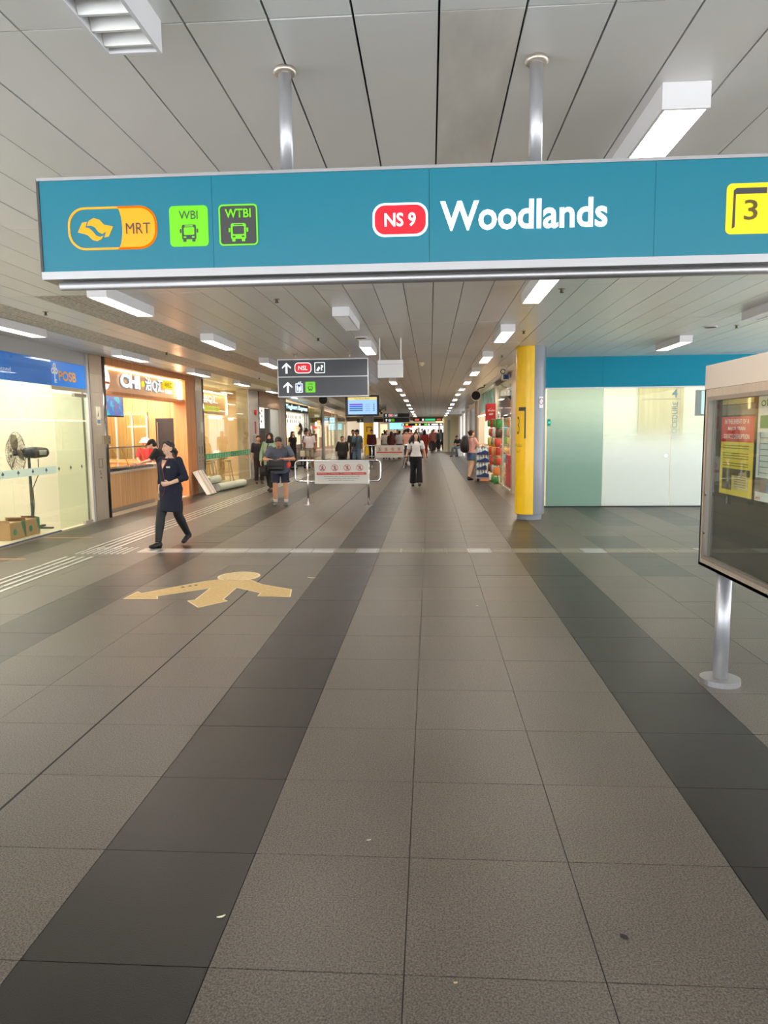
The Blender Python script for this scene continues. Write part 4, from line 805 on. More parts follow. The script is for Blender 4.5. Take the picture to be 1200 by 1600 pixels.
struct('wall_cafe', MB().box(-9.7, -9.6, 18.9, 26.2, 0, 3.1), mat('cafe_wall', (206, 172, 132), .5)); struct('wall_cafe_end', MB().box(-9.7, -6.66, 26.11, 26.2, 0, 3.1), mat('cafe_wall'))
mnb = empty('cafe_menu_board', (-9.5, 22, 1.7), 'row of white lit menu panels on the cafe back wall', 'menu board')
for i in range(5): MB().box(-9.59, -9.55, 20.4+i*1.15, 21.45+i*1.15, 2.02, 2.28).build('panel', emis('menu_white', (220, 236, 240), 1.0), mnb)
kt = empty('cafe_kitchen', (-9.3, 22, 0), 'dark cafe kitchen hatch with orange shelf and grey hood', 'kitchen counter')
MB().box(-9.58, -9.2, 20.3, 23.4, 1.2, 1.9).build('hood', mat('hood_grey', (96, 100, 104), .4, .6), kt); MB().box(-9.58, -8.9, 20.3, 24.2, 0, .95).build('counter', WOODO, kt); MB().box(-9.58, -9.3, 20.3, 23.3, 1.10, 1.16).build('shelf', mat('shelf_orange', (220, 120, 60), .5), kt); MB().box(-9.0, -8.9, 23.4, 24.3, .95, 1.6).build('orange_panel', mat('panel_orange', (232, 130, 40), .5), kt)
MB().box(-8.9, -8.86, 20.9, 21.8, .96, 1.45).box(-8.9, -8.86, 21.95, 22.4, .96, 1.4).build('price_board', WHITE, kt)
def stool(x, y, lab):
    r_ = empty('bar_stool', (x, y, 0), lab, 'stool', 'wooden stools in the cafe'); MB().loft([(x, y, .66), (x, y, .70)], [.17, .175], seg=18).build('seat', mat('stool_wood', (206, 176, 130), .5), r_)
    for sx, sy in ((1, 1), (1, -1), (-1, 1), (-1, -1)): MB().loft([(x+.11*sx, y+.11*sy, .66), (x+.2*sx, y+.2*sy, .004)], [.018, .015], seg=8).build('leg', mat('stool_wood'), r_)
    MB().loft([(x+.155*math.cos(k*math.pi/2+.78)*1.25, y+.155*math.sin(k*math.pi/2+.78)*1.25, .3) for k in range(5)], .012, seg=6).build('foot_rail', mat('stool_wood'), r_)
for i, (x, y) in enumerate(((-6.75, 20.6), (-6.8, 21.6), (-7.0, 22.6), (-6.75, 23.5))): stool(x, y, ('wooden bar stool nearest the steel pier', 'second wooden bar stool from the pier, behind the green band', 'third wooden bar stool, under the ledge', 'farthest wooden bar stool, by the white bag')[i])
tb = empty('window_ledge', (-6.6, 22, .72), 'long pale wood ledge table inside the cafe glass', 'table'); MB().box(-7.25, -6.9, 19.8, 24.3, .72, .76).build('top', mat('stool_wood'), tb)
for y in (20.1, 24.0): MB().box(-7.2, -6.95, y, y+.05, .004, .72).build('leg', mat('stool_wood'), tb)
bg_ = empty('shopping_bag', (-6.6, 23.0, .76), 'white carrier bag on the cafe ledge', 'bag'); MB().loft([(-7.05, 23.6, .762), (-7.05, 23.6, .9), (-7.05, 23.6, 1.02)], [(.14, .08), (.15, .07), (.1, .03)], seg=12).build('body', WHITE, bg_, smooth=True); MB().loft([(-7.1, 23.6, 1.0), (-7.08, 23.6, 1.1), (-7.02, 23.6, 1.1), (-7.0, 23.6, 1.0)], .008, seg=6).build('handle', WHITE, bg_)
# foam slab and rolls
fm = empty('foam_boxes', (-6.0, 18.9, 0), 'white foam slab strapped with orange tape leaning on the steel pier', 'foam slab')
FO = mat('foam_white', (240, 238, 232), .7)
def lean(y0, y1, dx, h, m, nm, x0=-5.68, th=.10, ins=0.0):
    return MB().add([(x0, y0, .004), (x0+th, y0, .02), (x0+th, y1, .02), (x0, y1, .004), (x0-dx, y0, h), (x0-dx+th, y0, h+.03), (x0-dx+th, y1, h+.03), (x0-dx, y1, h)], [(0, 3, 2, 1), (4, 5, 6, 7), (0, 1, 5, 4), (1, 2, 6, 5), (2, 3, 7, 6), (3, 0, 4, 7)]).build(nm, m, fm)
lean(18.35, 18.62, .36, .60, FO, 'slab', -5.80); lean(18.63, 18.92, .36, .60, FO, 'slab', -5.80)
lean(18.47, 18.51, .36, .602, mat('tape_orange', (228, 160, 70), .5), 'tape_strip', -5.797); lean(18.75, 18.79, .36, .602, mat('tape_orange'), 'tape_strip', -5.797)
MB().add([(-5.862, 18.34, .29), (-5.862, 18.93, .29), (-5.886, 18.93, .33), (-5.886, 18.34, .33)], [(0, 1, 2, 3)]).build('tape_cross', mat('tape_orange'), fm)
for (a, b, rr, lab) in (((-5.86, 19.5, .11), (-5.62, 21.4, .11), .105, 'long white rolled sheet on the floor, the front one'), ((-6.07, 19.3, .30), (-6.07, 20.35, .30), .10, 'shorter grey green rolled sheet resting behind the foam')):
    z0 = a[2]
    ro = empty('rolled_sheet', (a[0], a[1], 0), lab, 'roll'); z = rr+.002 if z0 < .2 else z0
    MB().cyl((a[0], a[1], z), (b[0], b[1], z), rr, 20).build('roll', mat('roll_pale', (214, 218, 200), .6), ro, smooth=False); MB().cyl((b[0], b[1], z), (b[0]+.004, b[1]+.012, z), rr*.4, 12).build('core', DK, ro)
MB().box(-6.16, -5.95, 19.35, 20.3, .004, .198).build('under_roll', mat('roll_grey', (150, 160, 150), .7), bpy.data.objects['rolled_sheet.001'])
# ------------------------------------------------------------------ farther left shops
p3 = pier(24.7, 26.1, 'tall steel pier with a red alarm bell and a narrow service door')
MB().cyl((WX+.02, 25.4, 2.3), (WX+.07, 25.4, 2.3), .09, 16).build('alarm_bell', RED, p3); MB().box(WX+.02, WX+.03, 25.3, 25.5, 1.55, 1.98).build('red_notice', mat('notice_red', (170, 80, 70), .6), p3); MB().box(WX+.02, WX+.035, 25.2, 25.6, 1.1, 1.32).build('white_notice', WHITE, p3)
MB().box(WX+.02, WX+.05, 24.95, 25.8, .1, 1.5).build('service_door', mat('door_steel', (176, 172, 166), .35, .9), p3); MB().box(WX+.05, WX+.056, 25.15, 25.65, .3, 1.05).build('door_pane', mat('pane_grey', (180, 196, 190), .2), p3)
bw = empty('beige_fascia', (WX, 28, 2.5), 'beige shop fascia beyond the steel pier', 'fascia'); MB().box(WX-.2, WX+.01, 26.1, 28.2, 2.52, 3.066).build('board', BEIGE, bw); MB().box(WX-.2, WX+.01, 28.203, 29.73, 2.52, 3.02).build('board', BEIGE, bw)
lp = empty('food_poster', (WX, 26.6, 1.9), 'white lit food poster next to the steel pier', 'poster'); MB().box(WX-.3, WX-.1, 26.15, 27.35, 1.75, 2.5).build('lightbox', emis('poster_lit', (236, 238, 236), 1.0), lp)
for k in range(6): MB().ell((WX-.09, 26.5+.3*(k % 2)+.1*(k//3), 1.9+.1*k), (.02, .07, .05), seg=8, rings=6).build('food_picture', FOOD[k % 5] if k % 2 else mat('berry', (150, 40, 50), .5), lp)
tag(MB().box(WX-.35, WX-.1, 27.4, 28.1, 0, 2.5).build('dark_doorway', mat('dark_panel', (84, 82, 78), .6)), 'dark grey panel between the food poster and white panel', 'panel')
tag(MB().box(WX-.25, WX-.05, 28.15, 29.7, 0, 2.5).build('shop_partition', mat('panel_cool', (206, 210, 208), .4)), 'tall white partition left of the drinks stall', 'partition')
kp = empty('stall_kiosk', (WX-.6, 26.8, 0), 'small lit snack kiosk below the white food poster', 'kiosk'); MB().box(WX-.8, WX-.3, 26.3, 27.2, 0, 1.0).build('counter', WOOD, kp); MB().box(WX-.8, WX-.5, 26.3, 27.2, 1.0, 1.6).build('display', mat('snack_display', (210, 150, 110), .5, noise=.5, nscale=6), kp)
p4 = pier(29.75, 31.0, 'steel pier left of the drinks stall menu')
struct('wall_drinks', MB().box(-8.4, -8.3, 26.3, 40.5, 0, 3.0), mat('drinks_wall', (196, 186, 170), .6))
ds = empty('drinks_stall', (WX, 33.5, 0), 'drinks stall with a pale cyan lit sign over picture menus', 'shopfront')
MB().box(WX-.25, WX-.05, 31.0, 37.2, 2.50, 2.88).build('sign_box', mat('sign_navy', (30, 60, 80), .5), ds); text(ds, 'Yoghurt Express', 'X', (WX-.04, 31.2, 2.56), (5.6, .26), emis('cyan_letter', (190, 244, 250), 1.4), bold=.04)
for i in range(4): 
    m_ = MB().box(WX-.2, WX-.06, 31.1+1.0*i, 32.02+1.0*i, 1.90, 2.44).build('menu_panel', emis('menu_warm', (244, 238, 222), 1.0), ds)
    for k in range(4): MB().box(WX-.058, WX-.05, 31.2+1.0*i+.2*k, 31.32+1.0*i+.2*k, 2.0+.2*(k % 2), 2.14+.2*(k % 2)).build('drink_picture', FOOD[(i+k) % 4], m_)
MB().box(WX-.9, WX-.1, 31.1, 35.5, .004, 1.0).build('counter', mat('steel_counter', (150, 146, 140), .4, .7), ds); MB().box(WX-.8, WX-.3, 31.3, 34.5, 1.0, 1.35).build('cake_display', mat('cake_display', (236, 200, 140), .4, emit=(236, 190, 120), es=.4), ds)
for y in (35.6, 36.2, 36.8): MB().box(WX-.2, WX, y, y+.25, 0, 2.5).build('white_fin', mat('panel_cool'), ds)
wf = empty('wall_fan', (-5.9, 33.0, 1.7), 'black fan with a pale hub facing the corridor at the drinks stall', 'fan'); fan_head(wf, (-5.9, 33.2, 1.70), (.5, -.86, 0), .34, 20); MB().ell((-5.8, 33.05, 1.70), (.05, .05, .05)).build('pale_hub', WHITE, wf); MB().cyl((-5.98, 33.35, .004), (-5.98, 33.35, 1.6), .025, 10).cyl((-5.98, 33.35, .004), (-5.98, 33.35, .05), .22, 20).cyl((-5.98, 33.3, 1.68), (-5.93, 33.2, 1.70), .06, 10).build('stand', BLACK, wf)
ye = empty('yellow_wall_panel', (WX, 39, 0), 'mustard yellow wall panel behind glass beyond the drinks stall', 'wall panel'); MB().box(WX-.5, WX-.4, 37.3, 41.5, 0, 2.86).build('panel', mat('mustard', (204, 172, 20), .5), ye); MB().box(WX-.02, WX, 37.3, 41.5, .01, 2.84).build('glass', GLASSG, ye)
for i, (y, wd, lab) in enumerate(((41.5, .7, 'grey steel post between the yellow panel and orange shop'), (47.5, .8, 'grey steel post in the middle of the orange shop'), (53.2, .8, 'grey steel post at the far end of the orange shop'))): tag(MB().box(WX-.1, WX+.03, y, y+wd, 0, zc(y+wd)-.004).build('steel_post', STEELD), lab, 'post')
os_ = empty('orange_shop', (WX, 47, 0), 'glass fronted shop with orange displays and warm lights', 'shopfront')
for a, b in ((42.25, 44.8), (44.82, 47.45), (48.35, 50.7), (50.72, 53.15)): MB().box(WX-.02, WX, a, b, .01, 2.5).build('glass_pane', GLASSG, os_)
ORD = mat('orange_display', (214, 96, 50), .5, noise=.35, nscale=3); PK = mat('pale_display', (226, 190, 160), .5, noise=.3, nscale=2)
for i in range(9): MB().box(-7.4, -7.1, 42.4+1.2*i, 43.3+1.2*i, .0, (1.9, 2.3, 1.5)[i % 3]).build('display', (ORD, PK, mat('red_display', (196, 60, 50), .5, noise=.3, nscale=3))[i % 3], os_)
for i in range(6): MB().box(-7.0, -6.9, 43+1.7*i, 43.1+1.7*i, .6, 2.0).build('light_column', emis('warm_column', (255, 230, 190), 2.0), os_)
bs = empty('blade_sign', (-5.9, 44, 2.0), 'small pale blue lit blade sign over the orange shop', 'sign'); MB().box(-6.15, -5.85, 44.3, 44.35, 2.12, 2.42).build('upper_box', emis('blade_blue', (170, 220, 246), 1.2), bs); MB().box(-6.15, -5.85, 44.3, 44.35, 1.98, 2.06).build('lower_box', emis('blade_blue'), bs); MB().cyl((-6.0, 44.32, 2.42), (-6.0, 44.32, 2.77), .02, 8).build('rod', STEEL, bs); text(bs, 'DS', 'Y', (44.298, -6.1, 2.2), (.2, .14), BLUEP)
# ------------------------------------------------------------------ safety barriers
def barrier(cx, y, lab, W=1.87, full=True):
    r_ = empty('barrier', (cx, y, 0), lab, 'barrier', 'tubular safety barriers across the corridor'); h = .985; x0, x1 = cx-W/2, cx+W/2
    path = []
    for (ax, az, a0) in ((x1-.09, h-.09, 90), (x1-.09, .535+.09, 0), (x0+.09, .535+.09, -90), (x0+.09, h-.09, -180)):
        for k in range(6): a = R(a0-90*k/5); path.append((ax+.09*math.cos(a), y, az+.09*math.sin(a)))
    path.append(path[0])
    MB().loft(path, .0205, lat=(0, 1, 0), seg=10, caps=False).build('rail_loop', CHROME, r_, smooth=True)
    for x in (cx-.66, cx+.67):
        MB().cyl((x, y+.0, .01), (x, y+.0, h-.02), .024, 12).build('post', CHROME, r_, smooth=True); MB().cyl((x, y, 0), (x, y, .014), .11, 24).build('base_plate', CHROME, r_)
    bx0, bx1 = cx-.50, cx+.68; BWm = mat('board_pale', (214, 212, 204), .5)
    MB().box(bx0, bx1, y-.042, y-.030, .485, .978).build('board', BWm, r_); F = FY(y-.042)
    RR = mat('sign_red', (204, 72, 72), .5)
    for k in range(4):
        px_ = bx0+.17+k*.272; pz = .83
        g_ = MB().frame(circ(px_, pz, .075, 24), circ(px_, pz, .064, 24), F, 0, .002).build('prohibition_ring', RR, r_)
        d = .05; MB().prism([(px_-d-.005, pz+d-.005), (px_-d+.005, pz+d+.005), (px_+d+.005, pz-d+.005), (px_+d-.005, pz-d-.005)], F, .0021, .003).build('slash', RR, g_)
        q = MB(); q.prism(circ(px_+.006, pz+.037, .012, 10), F, .001, .002)
        for (a, b, c, d_) in ((0, .022, -.004, -.012), (-.004, -.012, -.03, -.044), (-.002, -.012, .024, -.046), (0, .02, .03, .006), (0, .02, -.028, .012)):
            v = Vector((c-a, d_-b)).normalized(); n_ = Vector((-v.y, v.x))*.0055; q.prism([(px_+a+n_.x, pz+b+n_.y), (px_+a-n_.x, pz+b-n_.y), (px_+c-n_.x, pz+d_-n_.y), (px_+c+n_.x, pz+d_+n_.y)], F, .001, .002)
        if k == 0: q.frame(circ(px_-.025, pz-.035, .018, 12), circ(px_-.025, pz-.035, .014, 12), F, .001, .002).frame(circ(px_+.025, pz-.035, .018, 12), circ(px_+.025, pz-.035, .014, 12), F, .001, .002)
        if k == 1: q.prism([(px_-.035, pz-.05), (px_+.035, pz-.05), (px_+.035, pz-.056), (px_-.035, pz-.056)], F, .001, .002)
        q.build('figure_symbol', INK, g_)
        MB().box(bx0+.045+k*.272, bx0+.045+k*.272+.268, y-.044, y-.042, .675, .728).build('red_strip', RR, r_)
        if full: text(r_, ('No Cycling', 'No Skateboarding', 'No Rollerblading', 'No Hoverboarding')[k], 'Y', (y-.0445, px_-.09, .69), (.18, .022), WHITE)
    for i, (t_, wd) in enumerate((("For everyone's safety, do not ride your bicycle, PMD", .78), ('or other mobility devices within station premises.', .74), ("Kindly 'DISMOUNT', and push or carry.", .56))):
        if full: text(r_, t_, 'Y', (y-.0425, (bx0+bx1)/2-wd/2, .628-.042*i), (wd, .026), INK)
        else: MB().box((bx0+bx1)/2-wd/2, (bx0+bx1)/2+wd/2, y-.044, y-.042, .628-.042*i, .636-.042*i).build('small_print', mat('faint_print', (140, 136, 130), .6), r_)
    return r_
barrier(-2.01, 15.6, 'nearest steel tube barrier with a white no cycling board')
barrier(-1.79, 30.4, 'second steel tube barrier with a no cycling board, behind the first', 1.9, False)
barrier(-1.95, 43.5, 'third and farthest barrier, mostly hidden by the walkers', 1.9, False)
# ------------------------------------------------------------------ right side shops
RX = 2.05
struct('wall_right_back', MB().box(5.4, 5.5, 17.85, 56, 0, 3.1).box(2.46, 5.4, 17.75, 17.85, 0, 3.1), mat('kiosk_wall', (210, 200, 186), .6))
def post(x0, x1, y0, y1, lab, m=STEEL, z1=None): return tag(MB().box(x0, x1, y0, y1, 0, z1 or zc(y1)-.004).build('steel_post', m), lab, 'post')
post(RX, RX+.16, 18.3, 18.6, 'bright steel corner post of the snack shop window'); post(RX-.02, RX+.12, 22.95, 23.3, 'steel post between the snack window and the kiosk hatch')
sw = empty('snack_window', (RX, 20.7, 0), 'tall glass shop window with a purple poster inside', 'shop window')
MB().box(RX+.03, RX+.042, 18.62, 20.8, .02, 3.0).build('glass_pane', GLASS, sw); MB().box(RX+.03, RX+.042, 20.83, 22.93, .02, 3.0).build('glass_pane', GLASS, sw); MB().box(RX, RX+.06, 18.6, 22.95, 2.96, 3.066).build('head_rail', BLACK, sw)
MB().box(RX+.02, RX+.05, 18.6, 22.95, 0, .03).build('sill', STEEL, sw)
MB().box(RX+.08, RX+.1, 19.0, 20.0, 2.42, 2.82).build('dark_shop_sign', mat('sign_steelblue', (60, 84, 104), .4), sw); text(sw, 'WOW', 'XR', (RX+.078, 19.95, 2.5), (.85, .24), WHL, bold=.03)
MB().box(RX+.12, RX+.14, 20.6, 22.6, 1.95, 2.45).build('purple_poster', mat('purple_poster', (130, 96, 150), .5, noise=.4, nscale=6), sw); MB().box(RX+.1, RX+.12, 19.8, 20.6, 2.05, 2.4).build('orange_poster', mat('coral_poster', (226, 150, 130), .5), sw)
MB().box(RX-.02, RX+.02, 18.65, 19.6, .12, .95).build('red_poster', mat('red_poster', (190, 60, 66), .5, noise=.15, nscale=10), sw); text(sw, 'SALE', 'XR', (RX-.022, 19.4, .72), (.45, .12), mat('pale_red', (236, 180, 170), .5))
rs = empty('red_blade_sign', (1.72, 20.8, 1.9), 'red hanging shop sign with white lettering left of the window', 'sign'); MB().box(1.60, 1.86, 20.8, 20.85, 1.87, 2.35).build('panel', RED, rs); MB().box(1.86, 2.06, 20.81, 20.84, 2.2, 2.24).build('bracket', STEEL, rs); MB().box(1.57, 1.60, 20.79, 20.86, 1.85, 2.33).build('side_edge', mat('dark_red', (150, 40, 44), .5), rs)
text(rs, 'Singtel', 'Y', (20.798, 1.64, 2.12), (.19, .05), WHITE, bold=.03); text(rs, '60F', 'Y', (20.798, 1.67, 2.02), (.12, .06), WHITE, bold=.03); MB().box(1.74, 1.84, 20.795, 20.8, 1.9, 1.915).build('white_dash', WHITE, rs)
q = MB()
for k in range(8): q.loft([(1.66+.016*k, 20.797, 2.17+.03*math.sin(k/7*math.pi)), (1.66+.016*(k+1), 20.797, 2.17+.03*math.sin((k+1)/7*math.pi))], .004, seg=4)
q.build('white_arc', WHITE, rs)
random.seed(11)
PKC = [(206, 160, 96), (70, 150, 190), (60, 140, 70), (230, 226, 210), (190, 60, 50), (220, 130, 60), (80, 56, 40), (210, 180, 60), (160, 200, 210), (120, 80, 50)]
hr = empty('display_rack', (1.95, 20.5, 0), 'steel wire rack standing outside the snack window', 'rack')
MB().cyl((1.98, 19.9, 0), (1.98, 19.9, 1.95), .02, 8).cyl((1.98, 22.3, 0), (1.98, 22.3, 1.95), .02, 8).cyl((1.98, 19.9, 1.93), (1.98, 22.3, 1.93), .016, 8).cyl((1.98, 19.9, 1.2), (1.98, 22.3, 1.2), .016, 8).cyl((1.98, 19.9, .3), (1.98, 22.3, .3), .016, 8).build('frame', CHROME, hr)
names = ['tan', 'blue', 'green', 'white', 'red', 'orange', 'dark brown', 'yellow', 'pale blue', 'brown']
def packet(i, x, y, z, s, ci_, lab):
    r_ = empty('snack_packet', (x, y, z), lab, 'packet', 'snack packets hanging outside the window'); c = mat('packet_%d' % ci_, PKC[ci_], .35, noise=.25, nscale=12)
    tl = random.uniform(-.3, .3); pts = [Vector((x+tl*.1*s, y, z-s)), Vector((x+tl*.05*s, y, z-s*.9)), Vector((x, y, z)), Vector((x, y, z+s*.9)), Vector((x, y, z+s))]
    MB().loft(pts, [(s*.75, .004), (s*.72, s*.3), (s*.80, s*.5), (s*.72, s*.3), (s*.75, .004)], lat=(.97, .25, 0), seg=10).build('bag', c, r_, smooth=True)
    MB().ell((x-.2*s, y-.2*s, z), (s*.35, s*.12, s*.4), seg=8, rings=6).build('label_patch', mat('packet_%d' % ((ci_+3) % 10), PKC[(ci_+3) % 10], .35), r_)
i = 0
for rowz, n, s in ((1.78, 8, .12), (1.52, 8, .125), (1.26, 8, .12), (1.00, 7, .12), (.74, 7, .12), (.48, 6, .12), (.21, 6, .115)):
    MB().cyl((1.86, 19.8, rowz+s), (1.86, 22.4, rowz+s), .012, 8).cyl((1.86, 19.9, rowz+s), (1.98, 19.9, rowz+s), .008, 6).cyl((1.86, 22.3, rowz+s), (1.98, 22.3, rowz+s), .008, 6).build('hanging_bar', CHROME, hr)
    for k in range(n):
        ci_ = random.choice((0, 1, 2, 3, 4, 1, 5, 2, 6, 7, 8, 4)); s_k = s*random.uniform(.82, 1.04); y = 19.95+2.3*k/max(1, n-1)
        packet(i, 1.86+random.uniform(-.05, .03), y+random.uniform(-.06, .06), rowz+s-s_k, s_k, ci_, f"{names[ci_]} snack packet, {('nearest', 'second', 'third', 'fourth', 'fifth', 'sixth', 'seventh', 'eighth')[k]} along the {('top', 'second', 'third', 'fourth', 'fifth', 'sixth', 'bottom')[i and [0,8,16,24,31,38,44].index(max(v for v in [0,8,16,24,31,38,44] if v <= i))]} row of the rack")
        i += 1
# trolley with water
tr = empty('stock_trolley', (1.7, 23.0, 0), 'low steel trolley loaded with bottled water outside the kiosk', 'trolley')
MB().box(1.44, 1.97, 22.6, 23.15, .10, .135).build('deck', STEELD, tr); MB().cyl((1.96, 22.62, .13), (1.96, 22.62, 1.12), .012, 8).cyl((1.96, 23.12, .13), (1.96, 23.12, 1.12), .012, 8).cyl((1.96, 22.62, 1.12), (1.96, 23.12, 1.12), .012, 8).build('push_handle', STEELD, tr)
for x in (1.5, 1.9):
    for y in (22.66, 23.08): MB().cyl((x-.02, y, .05), (x+.02, y, .05), .05, 14).build('wheel', BLACK, tr)
MB().box(1.56, 1.82, 22.60, 22.62, .02, .09).build('orange_card', mat('orange_card', (236, 160, 120), .6), tr)
WB = mat('bottle_water', (206, 220, 232), .15, coat=.5); NB = mat('label_navy', (34, 52, 110), .4)
for L_ in range(4):
    z = .137+.232*L_; wpk = empty('water_pack', (1.7, 22.85, z), ('bottom shrink wrapped water bottle pack on the trolley', 'second water bottle pack from the bottom on the trolley', 'third water bottle pack from the bottom on the trolley', 'top water bottle pack on the trolley')[L_], 'water pack', 'packs of bottled water on the trolley')
    for ix in range(6):
        for iy in range(4):
            if iy > 0 and ix > 0 and L_ < 3: continue
            x = 1.485+.085*ix; y = 22.68+.085*iy; MB().loft([(x, y, z+.001), (x, y, z+.15), (x, y, z+.185), (x, y, z+.205), (x, y, z+.226)], [.037, .038, .022, .013, .013], seg=10).build('bottle', WB, wpk, smooth=True)
    MB().add([(1.445, 22.635, z+.002), (1.955, 22.635, z+.002), (1.955, 22.635, z+.06), (1.8, 22.635, z+.09), (1.70, 22.635, z+.15), (1.6, 22.635, z+.09), (1.445, 22.635, z+.06)], [(0, 1, 2, 3, 4, 5, 6)]).build('navy_label', NB, wpk)
# kiosk hatch
kh = empty('kiosk_hatch', (RX, 26.5, 0), 'open kiosk hatch with an orange light strip above the counter', 'kiosk')
MB().box(RX-.05, RX+.1, 23.3, 30.2, 2.15, 2.24).build('canopy', mat('canopy_orange', (214, 150, 116), .5), kh); MB().box(RX-.07, RX-.05, 23.3, 30.2, 2.12, 2.16).build('light_strip', emis('warm_strip'), kh)
MB().box(RX, RX+.3, 23.3, 30.2, 0, .95).build('counter_front', mat('hatch_brown', (150, 112, 84), .5), kh); MB().box(RX-.05, RX+.5, 23.3, 30.2, .95, 1.0).build('counter_top', STEEL, kh)
MB().box(RX+.06, RX+.08, 23.3, 30.2, 2.25, 3.0).build('upper_glass', mat('teal_poster_strip', (120, 190, 180), .4, noise=.5, nscale=2), kh)
for i in range(3): MB().box(RX+.3, RX+.34, 24.2+2.0*i, 24.3+2.0*i, 1.0, 2.15).build('mullion', mat('hatch_frame', (186, 160, 140), .4), kh)
MB().box(RX+.9, RX+.95, 23.5, 30, 1.0, 2.1).build('shelf_back', mat('hatch_display', (226, 206, 176), .5, noise=.3, nscale=4), kh)
for i, (x, y, z, a, b, c, lab) in enumerate(((1.98, 23.9, 1.0, .32, .5, .24, 'large brown carton on the kiosk counter'), (2.02, 24.0, 1.24, .22, .36, .2, 'smaller brown carton on top of the large one'))):
    k_ = empty('carton', (x, y, z), lab, 'carton'); MB().box(x-.0, x+a, y-.25, y-.25+b, z+.001, z+c).build('box', mat('carton_dark', (136, 100, 66), .8), k_); MB().box(x+a*.45, x+a*.55, y-.252, y-.25, z, z+c).build('tape', mat('tape_tan', (170, 136, 96), .4), k_)
for y0, y1, lab, m_ in ((30.3, 30.9, 'steel post beyond the kiosk hatch', STEEL), (33.0, 33.6, 'second steel post beyond the kiosk', STEELD), (37.4, 38.0, 'third steel post beyond the kiosk', STEEL), (41.5, 42.2, 'steel post near the seated man', STEEL), (45.8, 46.6, 'steel post just behind the seated man', STEEL), (50.5, 51.2, 'last steel post before the far pillar', STEELD)): post(RX-.04, RX+.2, y0, y1, lab, m_)
WLIT = lit('bright_window', (226, 230, 236), .7)
for y0, y1, m_, lab in ((30.95, 32.95, mat('peach_wall', (206, 170, 140), .5), 'peach shop panel beyond the kiosk'), (33.65, 37.35, mat('shutter_blue', (120, 130, 150), .35, .6), 'blue grey roller shutter on the right'), (38.05, 41.45, mat('panel_cool'), 'pale shopfront panel right of the shutter'), (42.25, 45.75, WLIT, 'bright backlit shop window behind the seated man'), (46.65, 50.45, WLIT, 'second bright backlit window near the far pillar'), (51.25, 53.1, mat('panel_cool'), 'pale panel at the far right end')):
    tag(MB().box(RX+.05, RX+.1, y0, y1, .0, min(2.6, zc(y1)-.15)).build('shop_panel', m_), lab, 'panel')
# cabinet seat
se = empty('white_cabinet', (1.9, 44.3, 0), 'low white cabinet the seated man sits on', 'cabinet'); MB().box(1.62, 1.98, 44.1, 44.6, .004, .46).build('body', WHITE, se); MB().box(1.60, 1.99, 44.08, 44.62, .46, .48).build('top', WHITE, se)
# ------------------------------------------------------------------ far end
pl = tag(empty('wall_far', (0, 54, 0), None, None), kind='structure')
MB().box(.98, 2.2, 53.2, 54.3, 0, zc(53.2)).build('pillar', mat('pillar_cream', (244, 234, 206), .5), pl); MB().box(1.28, 1.45, 53.17, 53.2, 0, 2.3).build('pillar_groove_shade', mat('pillar_shade', (196, 188, 170), .5), pl)  # groove is a raised strip, its shade put into a darker cream
MB().box(-9.7, .98, 54.2, 54.4, 2.30, 3.1).build('bulkhead', mat('bulkhead_brown', (120, 108, 96), .5), pl)
for i in range(6): MB().box(-9.7+1.78*i, -9.7+1.78*i+1.7, 54.15, 54.2, 2.32, 2.56).build('bulkhead_panel', mat('bulkhead_panel', (140, 126, 112), .4), pl)
ycol = empty('yellow_pillar', (-4.05, 45.5, 0), 'distant yellow exit column behind the man in maroon', 'column'); MB().box(-4.4, -3.75, 47.8, 48.4, 0, 2.12).build('yellow_cladding', YEL, ycol); MB().frame([(-4.2, 1.5), (-3.85, 1.5), (-3.85, 1.86), (-4.2, 1.86)], [(-4.15, 1.5), (-3.9, 1.5), (-3.9, 1.81), (-4.15, 1.81)], FY(47.8), 0, .01).build('exit_symbol', DK, ycol); MB().box(-4.4, -3.75, 47.82, 48.4, 2.12, zc(48.4)).build('grey_head', GREYP, ycol)
fw_ = empty('wall_hall', (0, 70, 0), None, None); tag(fw_, kind='structure')
MB().box(-9.8, 6, 70, 70.2, 0, 3.1).build('back_wall', mat('hall_wall', (196, 180, 156), .6), fw_); struct('ceiling_hall', MB().box(-9.8, 6, 54.4, 71, 2.95, 3.1), mat('hall_ceiling', (190, 182, 168), .6))
for i, (x0, x1, z0, z1, c, s) in enumerate(((-6.8, -5.0, .9, 2.4, (236, 226, 206), .9), (-4.8, -4.1, .9, 2.2, (226, 190, 150), .7), (-3.9, -2.6, 1.7, 2.3, (120, 196, 216), .9), (-2.2, -1.2, 1.0, 2.2, (230, 214, 180), .8), (-1.0, .8, .9, 2.0, (206, 216, 226), .8), (1.0, 2.6, .9, 2.1, (246, 236, 206), 1.0))):
    o = empty('lit_shop_window', ((x0+x1)/2, 69.9, z0), ('cream lit shop window at the far left end', 'peach lit shop window in the far hall', 'blue screen glowing in the far hall', 'warm lit shop window left of the far hall centre', 'pale lit shop window in the far hall centre', 'bright cream shop window at the far right end')[i], 'shop window'); MB().box(x0, x1, 69.9, 69.98, z0, z1).build('lit_pane', lit('hall_lit_%d' % i, c, s), o); MB().frame([(x0-.06, z0-.06), (x1+.06, z0-.06), (x1+.06, z1+.06), (x0-.06, z1+.06)], [(x0, z0), (x1, z0), (x1, z1), (x0, z1)], FY(69.9), 0, .05).build('frame', STEELD, o)
